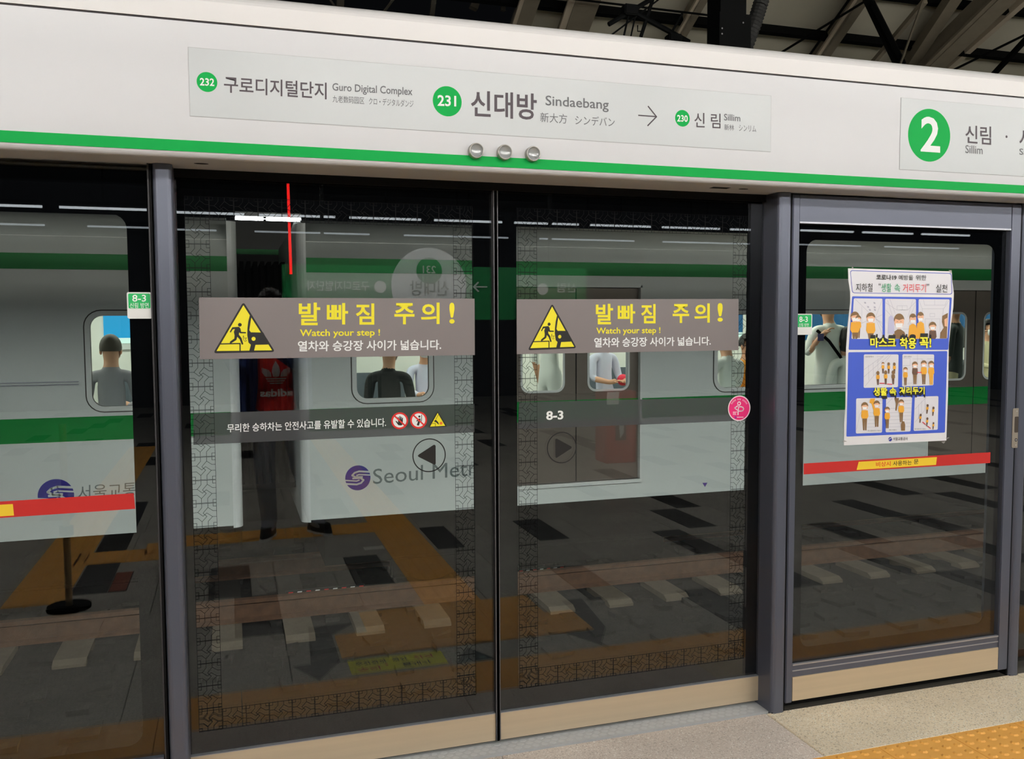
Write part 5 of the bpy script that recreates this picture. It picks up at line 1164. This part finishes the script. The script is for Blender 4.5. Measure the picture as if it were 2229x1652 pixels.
    H = J['head']; up = (J['crown']-J['neck']).normalized(); f = Rm @ Vector(mats.get('look', (0, 1, 0))); f = (f-up*f.dot(up)).normalized(); rt = f.cross(up).normalized(); M3 = Matrix((rt, f, up)).transposed()
    O = Vector(loc)
    hc = O+H+up*.012*s; mb = MB(); low = -1.15 if longhair else -.22
    ell(mb, hc+M3 @ Vector((0, -.006, .012))*s, (.092*s, .108*s, .118*s*(1.35 if longhair else 1)), keep=lambda u: (u.y < .25 and u.z > low) or u.z > .42, M3=M3, m=hair or M_HAIR)
    mb.build('hair', None, t, smooth=True)
    mb = MB()
    for sx_ in (-1, 1):
        ell(mb, hc+M3 @ Vector((sx_*.080, 0, -.02))*s, (.012*s, .022*s, .032*s), M3=M3, m=M_SKIN, nu=8, nv=6)
        ell(mb, hc+M3 @ Vector((sx_*.031, .083, -.004))*s, (.013*s, .008*s, .007*s), M3=M3, m=M_BLACK, nu=8, nv=6)
    ell(mb, hc+M3 @ Vector((0, .098, -.03))*s, (.012*s, .018*s, .022*s), M3=M3, m=M_SKIN, nu=8, nv=6)
    ell(mb, hc+M3 @ Vector((0, .088, -.068))*s, (.024*s, .008*s, .007*s), M3=M3, m=mat('lips', (170, 96, 88), .5), nu=8, nv=6)
    mb.build('face', None, t, smooth=True)
    if mask:
        mb = MB(); ell(mb, hc+M3 @ Vector((0, .022, -.052))*s, (.078*s, .092*s, .056*s), keep=lambda u: u.y > .25, M3=M3, m=mask); mb.build('face_mask', None, t, smooth=True)
    if extra: extra(t, J, O, Rm)
    return t
def stand(**k):
    j = dict(pelvis=(0, 0, .95), belly=(0, .01, 1.10), chest=(0, 0, 1.30), neck0=(0, -.01, 1.44), neck=(0, 0, 1.51), jaw=(0, .022, 1.575), head=(0, .012, 1.65), crown=(0, 0, 1.715), shr=(.17, -.01, 1.41), shl=(-.17, -.01, 1.41), elr=(.22, -.02, 1.14), ell=(-.22, -.02, 1.14), wrr=(.24, .06, .90), wrl=(-.24, .06, .90), pr=(.24, .09, .82), pl=(-.24, .09, .82),
             hipr=(.09, 0, .88), hipl=(-.09, 0, .88), knr=(.10, .02, .48), knl=(-.10, .02, .48), anr=(.10, -.01, .09), anl=(-.10, -.01, .09), tor=(.11, .13, .04), tol=(-.11, .13, .04)); j.update(k); return j
def sit(up=.09, **k):
    j = dict(pelvis=(0, 0, .55), belly=(0, .02, .70), chest=(0, .0, .88), neck0=(0, 0, 1.01), neck=(0, .02, 1.08), jaw=(0, .045, 1.14), head=(0, .035, 1.21), crown=(0, .02, 1.275), shr=(.17, 0, .98), shl=(-.17, 0, .98), elr=(.21, .06, .74), ell=(-.21, .06, .74), wrr=(.12, .26, .70), wrl=(-.12, .26, .70), pr=(.06, .32, .72), pl=(-.06, .32, .72),
             hipr=(.09, .06, .52), hipl=(-.09, .06, .52), knr=(.11, .44, .50), knl=(-.11, .44, .50), anr=(.11, .42, .10), anl=(-.11, .42, .10), tor=(.11, .55, .04), tol=(-.11, .55, .04)); j.update(k)
    for q in ('pelvis', 'belly', 'chest', 'neck0', 'neck', 'jaw', 'head', 'crown', 'shr', 'shl', 'elr', 'ell', 'wrr', 'wrl', 'pr', 'pl'): j[q] = (j[q][0], j[q][1], j[q][2]+up)
    return j
M_MASK = mat('white_mask', (236, 240, 238), .6)
# the photographer, seen only in the glass
M_RSH = mat('red_hoodie_cloth', (236, 58, 52), .85); M_JKT = mat('navy_jacket_cloth', (46, 66, 124), .85); M_PNT = mat('grey_trousers', (146, 150, 158), .85); M_SHOE = mat('black_shoe', (22, 22, 24), .6); M_SOLE = mat('white_sole', (210, 210, 208), .6)
def photog(t, J, O, Rm):
    cz_ = 1.165; mb = MB(); Yf = O.y+.128
    def P(x, z): return (O.x-x*.10, Yf, cz_+z*.10)        # emblem, x to the reader's right (reader looks towards -y)
    for sgn, pts in ((0, [(0, 1.0), (.22, .62), (.28, .25), (.2, -.1), (-.2, -.1), (-.28, .25), (-.22, .62)]), (1, [(.98, .55), (.95, .2), (.72, -.1), (.30, -.1), (.36, .2), (.5, .38)]), (1, [(-.98, .55), (-.5, .38), (-.36, .2), (-.30, -.1), (-.72, -.1), (-.95, .2)])):
        mb.face([P(*q) for q in pts])
    for z0, w0 in ((-.20, .72), (-.36, .62), (-.52, .48)): mb.face([P(-w0, z0), P(w0, z0), P(w0-.08, z0-.09), P(-w0+.08, z0-.09)])
    text3(mb, 'adidas', (O.x+.11, Yf, 1.07), (O.x-.11, Yf, 1.07), (O.x-.11, Yf, 1.015), (O.x+.11, Yf, 1.015), None, .03)
    mb.build('chest_print', M_PRINTW, t)
    mb = MB()      # open jacket: two front panels hanging beside the hoodie
    for sx_, a, b in ((-1, .205, .25), (1, .19, .25)):
        pr_ = []
        for z in (1.43, 1.3, 1.1, .9, .70):
            k = 1+.05*(1.43-z); pr_.append([(O.x+sx_*a*(1 if z < 1.35 else .75), O.y+.132, z), (O.x+sx_*(a+b)/2*k, O.y+.118, z), (O.x+sx_*b*k, O.y+.03, z), (O.x+sx_*b*k*.96, O.y-.09, z), (O.x+sx_*.06, O.y-.14, z)])
        n = 5; vs = [p for r_ in pr_ for p in r_]; fs = [(i*n+k, i*n+k+1, (i+1)*n+k+1, (i+1)*n+k) for i in range(4) for k in range(n-1)]; mb.quads(vs, fs, None)
    o = mb.build('jacket', M_JKT, t, smooth=True); md = o.modifiers.new('thick', 'SOLIDIFY'); md.thickness = .008
    for n_ in ('r', 'l'):
        a, b = O+J['an'+n_], O+J['to'+n_]; d = (b-a); d.z = 0; d.normalize(); side = Vector((-d.y, d.x, 0)); c = (a+b)/2
        for nm, mt, z0, z1, gx in (('shoe', M_SHOE, .02, .085, 0), ('shoe_sole', M_SOLE, .0, .022, .006)):
            out = []
            for k in range(16):
                u = 2*math.pi*k/16; out.append(a-d*.02+d*(.075+(.135+gx)*math.cos(u))+side*(.046+gx)*math.sin(u)*(1-.12*math.cos(u)))
            m_ = MB(); n = 16; m_.quads([(p.x, p.y, z0) for p in out]+[(p.x+(a.x-p.x)*.12, p.y+(a.y-p.y)*.12, z1) for p in out], [(k, (k+1) % n, n+(k+1) % n, n+k) for k in range(n)]+[tuple(range(n-1, -1, -1)), tuple(range(n, 2*n))]); m_.build(nm, mt, t)
person('person in a red hoodie and open navy jacket taking the photo, mirrored in the glass', (.30, -.52, 0), 0,
       stand(pelvis=(0, 0, .93), elr=(.20, .16, 1.20), wrr=(-.12, .36, 1.42), pr=(-.20, .425, 1.475), ell=(-.25, .12, 1.18), wrl=(-.36, .37, 1.40), pl=(-.37, .435, 1.475),
             knl=(-.09, .03, .50), anl=(-.06, 0, .09), tol=(-.10, .12, .04), hipl=(-.08, 0, .88), knr=(.17, .02, .49), anr=(.26, -.01, .09), tor=(.33, .10, .04), head=(-.02, .03, 1.64), crown=(-.01, .01, 1.71)),
       dict(top=M_RSH, bottom=M_PNT, sleeve=M_JKT, long=True, curlr=(-1, .2, 0), curll=(1, .2, 0), thumbr=1, thumbl=-1, radii=dict(pelvis=(.15, .12), belly=(.15, .118), chest=(.165, .12), shr=(.07, .07), shl=(.07, .07), elr=(.056, .056), ell=(.056, .056), wrr=(.036, .036), wrl=(.036, .036), knr=(.078, .078), knl=(.078, .078), anr=(.062, .062), anl=(.062, .062))), mask=M_MASK, extra=photog)
ph = thing('phone', 'dark phone held up by the person in the red hoodie', 'phone', (.0, -.02, 1.5))
mb = MB(); mb.box(-.085, .075, -.026, -.018, 1.49, 1.57, bev=.003); mb.build('case', M_UNDER, ph)
mb = MB(); disc(mb, (.0, CAMZ), .006, -.0175, n=16); mb.build('lens_ring', M_EDGE, ph)

M_GSH = mat('grey_shirt', (156, 152, 158), .85); M_WSH = mat('white_shirt', (232, 234, 228), .85); M_DRK = mat('charcoal_coat', (50, 50, 50), .9); M_TRO = mat('dark_trousers', (44, 44, 50), .9); M_CRM = mat('cream_top', (206, 198, 160), .85); M_ORG = mat('orange_top', (236, 150, 30), .8); M_OLV = mat('dark_grey_tee', (62, 68, 66), .9)
M_LAVS = mat('lavender_white_top', (206, 206, 224), .85); M_BRH = mat('dark_brown_hair', (60, 50, 36), .6)
def Xat(px, py, Y): return at(px, py, Y).x
person('dark-haired man in a grey shirt seated with his back to the left car window', (Xat(243, 795, 8.42), 8.36, 0), 0, sit(), dict(top=M_GSH, bottom=M_TRO), hair=M_BRH, mask=M_MASK)
person('person in dark clothes at the small window right of the car gap', (Xat(845, 830, 8.4), 8.36, -.06), .3, sit(), dict(top=M_DRK, bottom=M_TRO), hair=mat('grey_brown_hair', (112, 106, 98), .7), mask=M_MASK)
person('masked person in pale lavender across the car, right side of the small window', (Xat(924, 790, 10.3), 10.3, -.1), math.pi, sit(), dict(top=M_LAVS, bottom=M_TRO), mask=M_MASK)
person('person in a white shirt standing behind the left train door window', (Xat(1196, 820, 8.9), 8.9, 0), 1.2, stand(wrr=(.1, .3, 1.25), elr=(.2, .12, 1.12), pr=(.08, .37, 1.3)), dict(top=M_WSH, bottom=M_WSH, long=False), mask=M_MASK)
def redbag(t, J, O, Rm):
    p = O+J['pelvis']+Rm @ Vector((-.1, .25, .17)); mb = MB(); ell(mb, p, (.075, .06, .07), nu=12, nv=8); mb.build('red_pouch', mat('red_pouch', (214, 30, 60), .6), t, smooth=True)
person('seated person with bare arms and a red pouch behind the right train door window', (Xat(1312, 820, 9.9), 9.9, .02), math.pi*.9, sit(), dict(top=M_LAVS, bottom=M_CRM, long=False), mask=M_MASK, extra=redbag)
person('dark-haired person in a white shirt seated at the left end of the wide train window', (Xat(1578, 790, 8.42), 8.36, 0), -.2, sit(), dict(top=M_WSH, bottom=M_TRO), mask=M_MASK)
person('person in an orange top seated inside, right beside the dark-haired one in white', (Xat(1622, 800, 8.75), 8.75, -.05), math.pi*.95, sit(), dict(top=M_ORG, bottom=M_TRO, long=False), mask=M_MASK)
def strap(t, J, O, Rm):
    mb = MB(); pts = [O+Rm @ Vector((x, y, z)) for x, y, z in ((-.19, -.07, 1.42), (-.08, -.14, 1.30), (.06, -.15, 1.12), (.18, -.10, .96))]
    for a, b in zip(pts, pts[1:]): mb.bar(a, b, .035, .006, None, (0, 1, 0))
    mb.build('bag_strap', M_UNDER, t)
WP = person('standing person in white with a black strap raising a phone behind the wide window', (Xat(1797, 760, 8.55), 8.50, 0), .1, stand(elr=(.27, .05, 1.18), ell=(-.28, -.02, 1.14), wrl=(-.16, -.12, 1.36), pl=(-.10, -.14, 1.42)), dict(top=M_WSH, bottom=M_WSH, long=False, radii=dict(belly=(.19, .12), chest=(.21, .13), pelvis=(.19, .13), shl=(.08, .08), shr=(.08, .08))), mask=M_MASK, extra=strap)
p = at(1787, 738, 8.33); t = thing('phone', 'phone raised by the person in white behind the wide train window', 'phone', (p.x, 8.33, p.z)); mb = MB(); mb.box(p.x-.04, p.x+.04, 8.33, 8.338, p.z-.02, p.z+.06, bev=.003); mb.build('case', mat('violet_phone', (74, 66, 120), .4), t)
person('black-haired person in white seated low beside the poster edge', (Xat(1838, 790, 8.42), 8.36, -.02), .1, sit(), dict(top=M_WSH, bottom=M_TRO), longhair=True, mask=M_MASK)
person('person in a dark grey tee holding out an arm behind the second train door', (Xat(2080, 760, 8.5), 8.52, 0), -.5, stand(elr=(.30, .02, 1.20), wrr=(.42, -.12, 1.32), pr=(.46, -.16, 1.37)), dict(top=M_OLV, bottom=M_CRM, long=False, radii=dict(belly=(.17, .12), chest=(.19, .12))), mask=M_MASK)
person('person in cream seated far inside behind the second train door', (Xat(2145, 790, 9.6), 9.6, .1), math.pi, sit(), dict(top=M_CRM, bottom=M_CRM), mask=M_MASK)
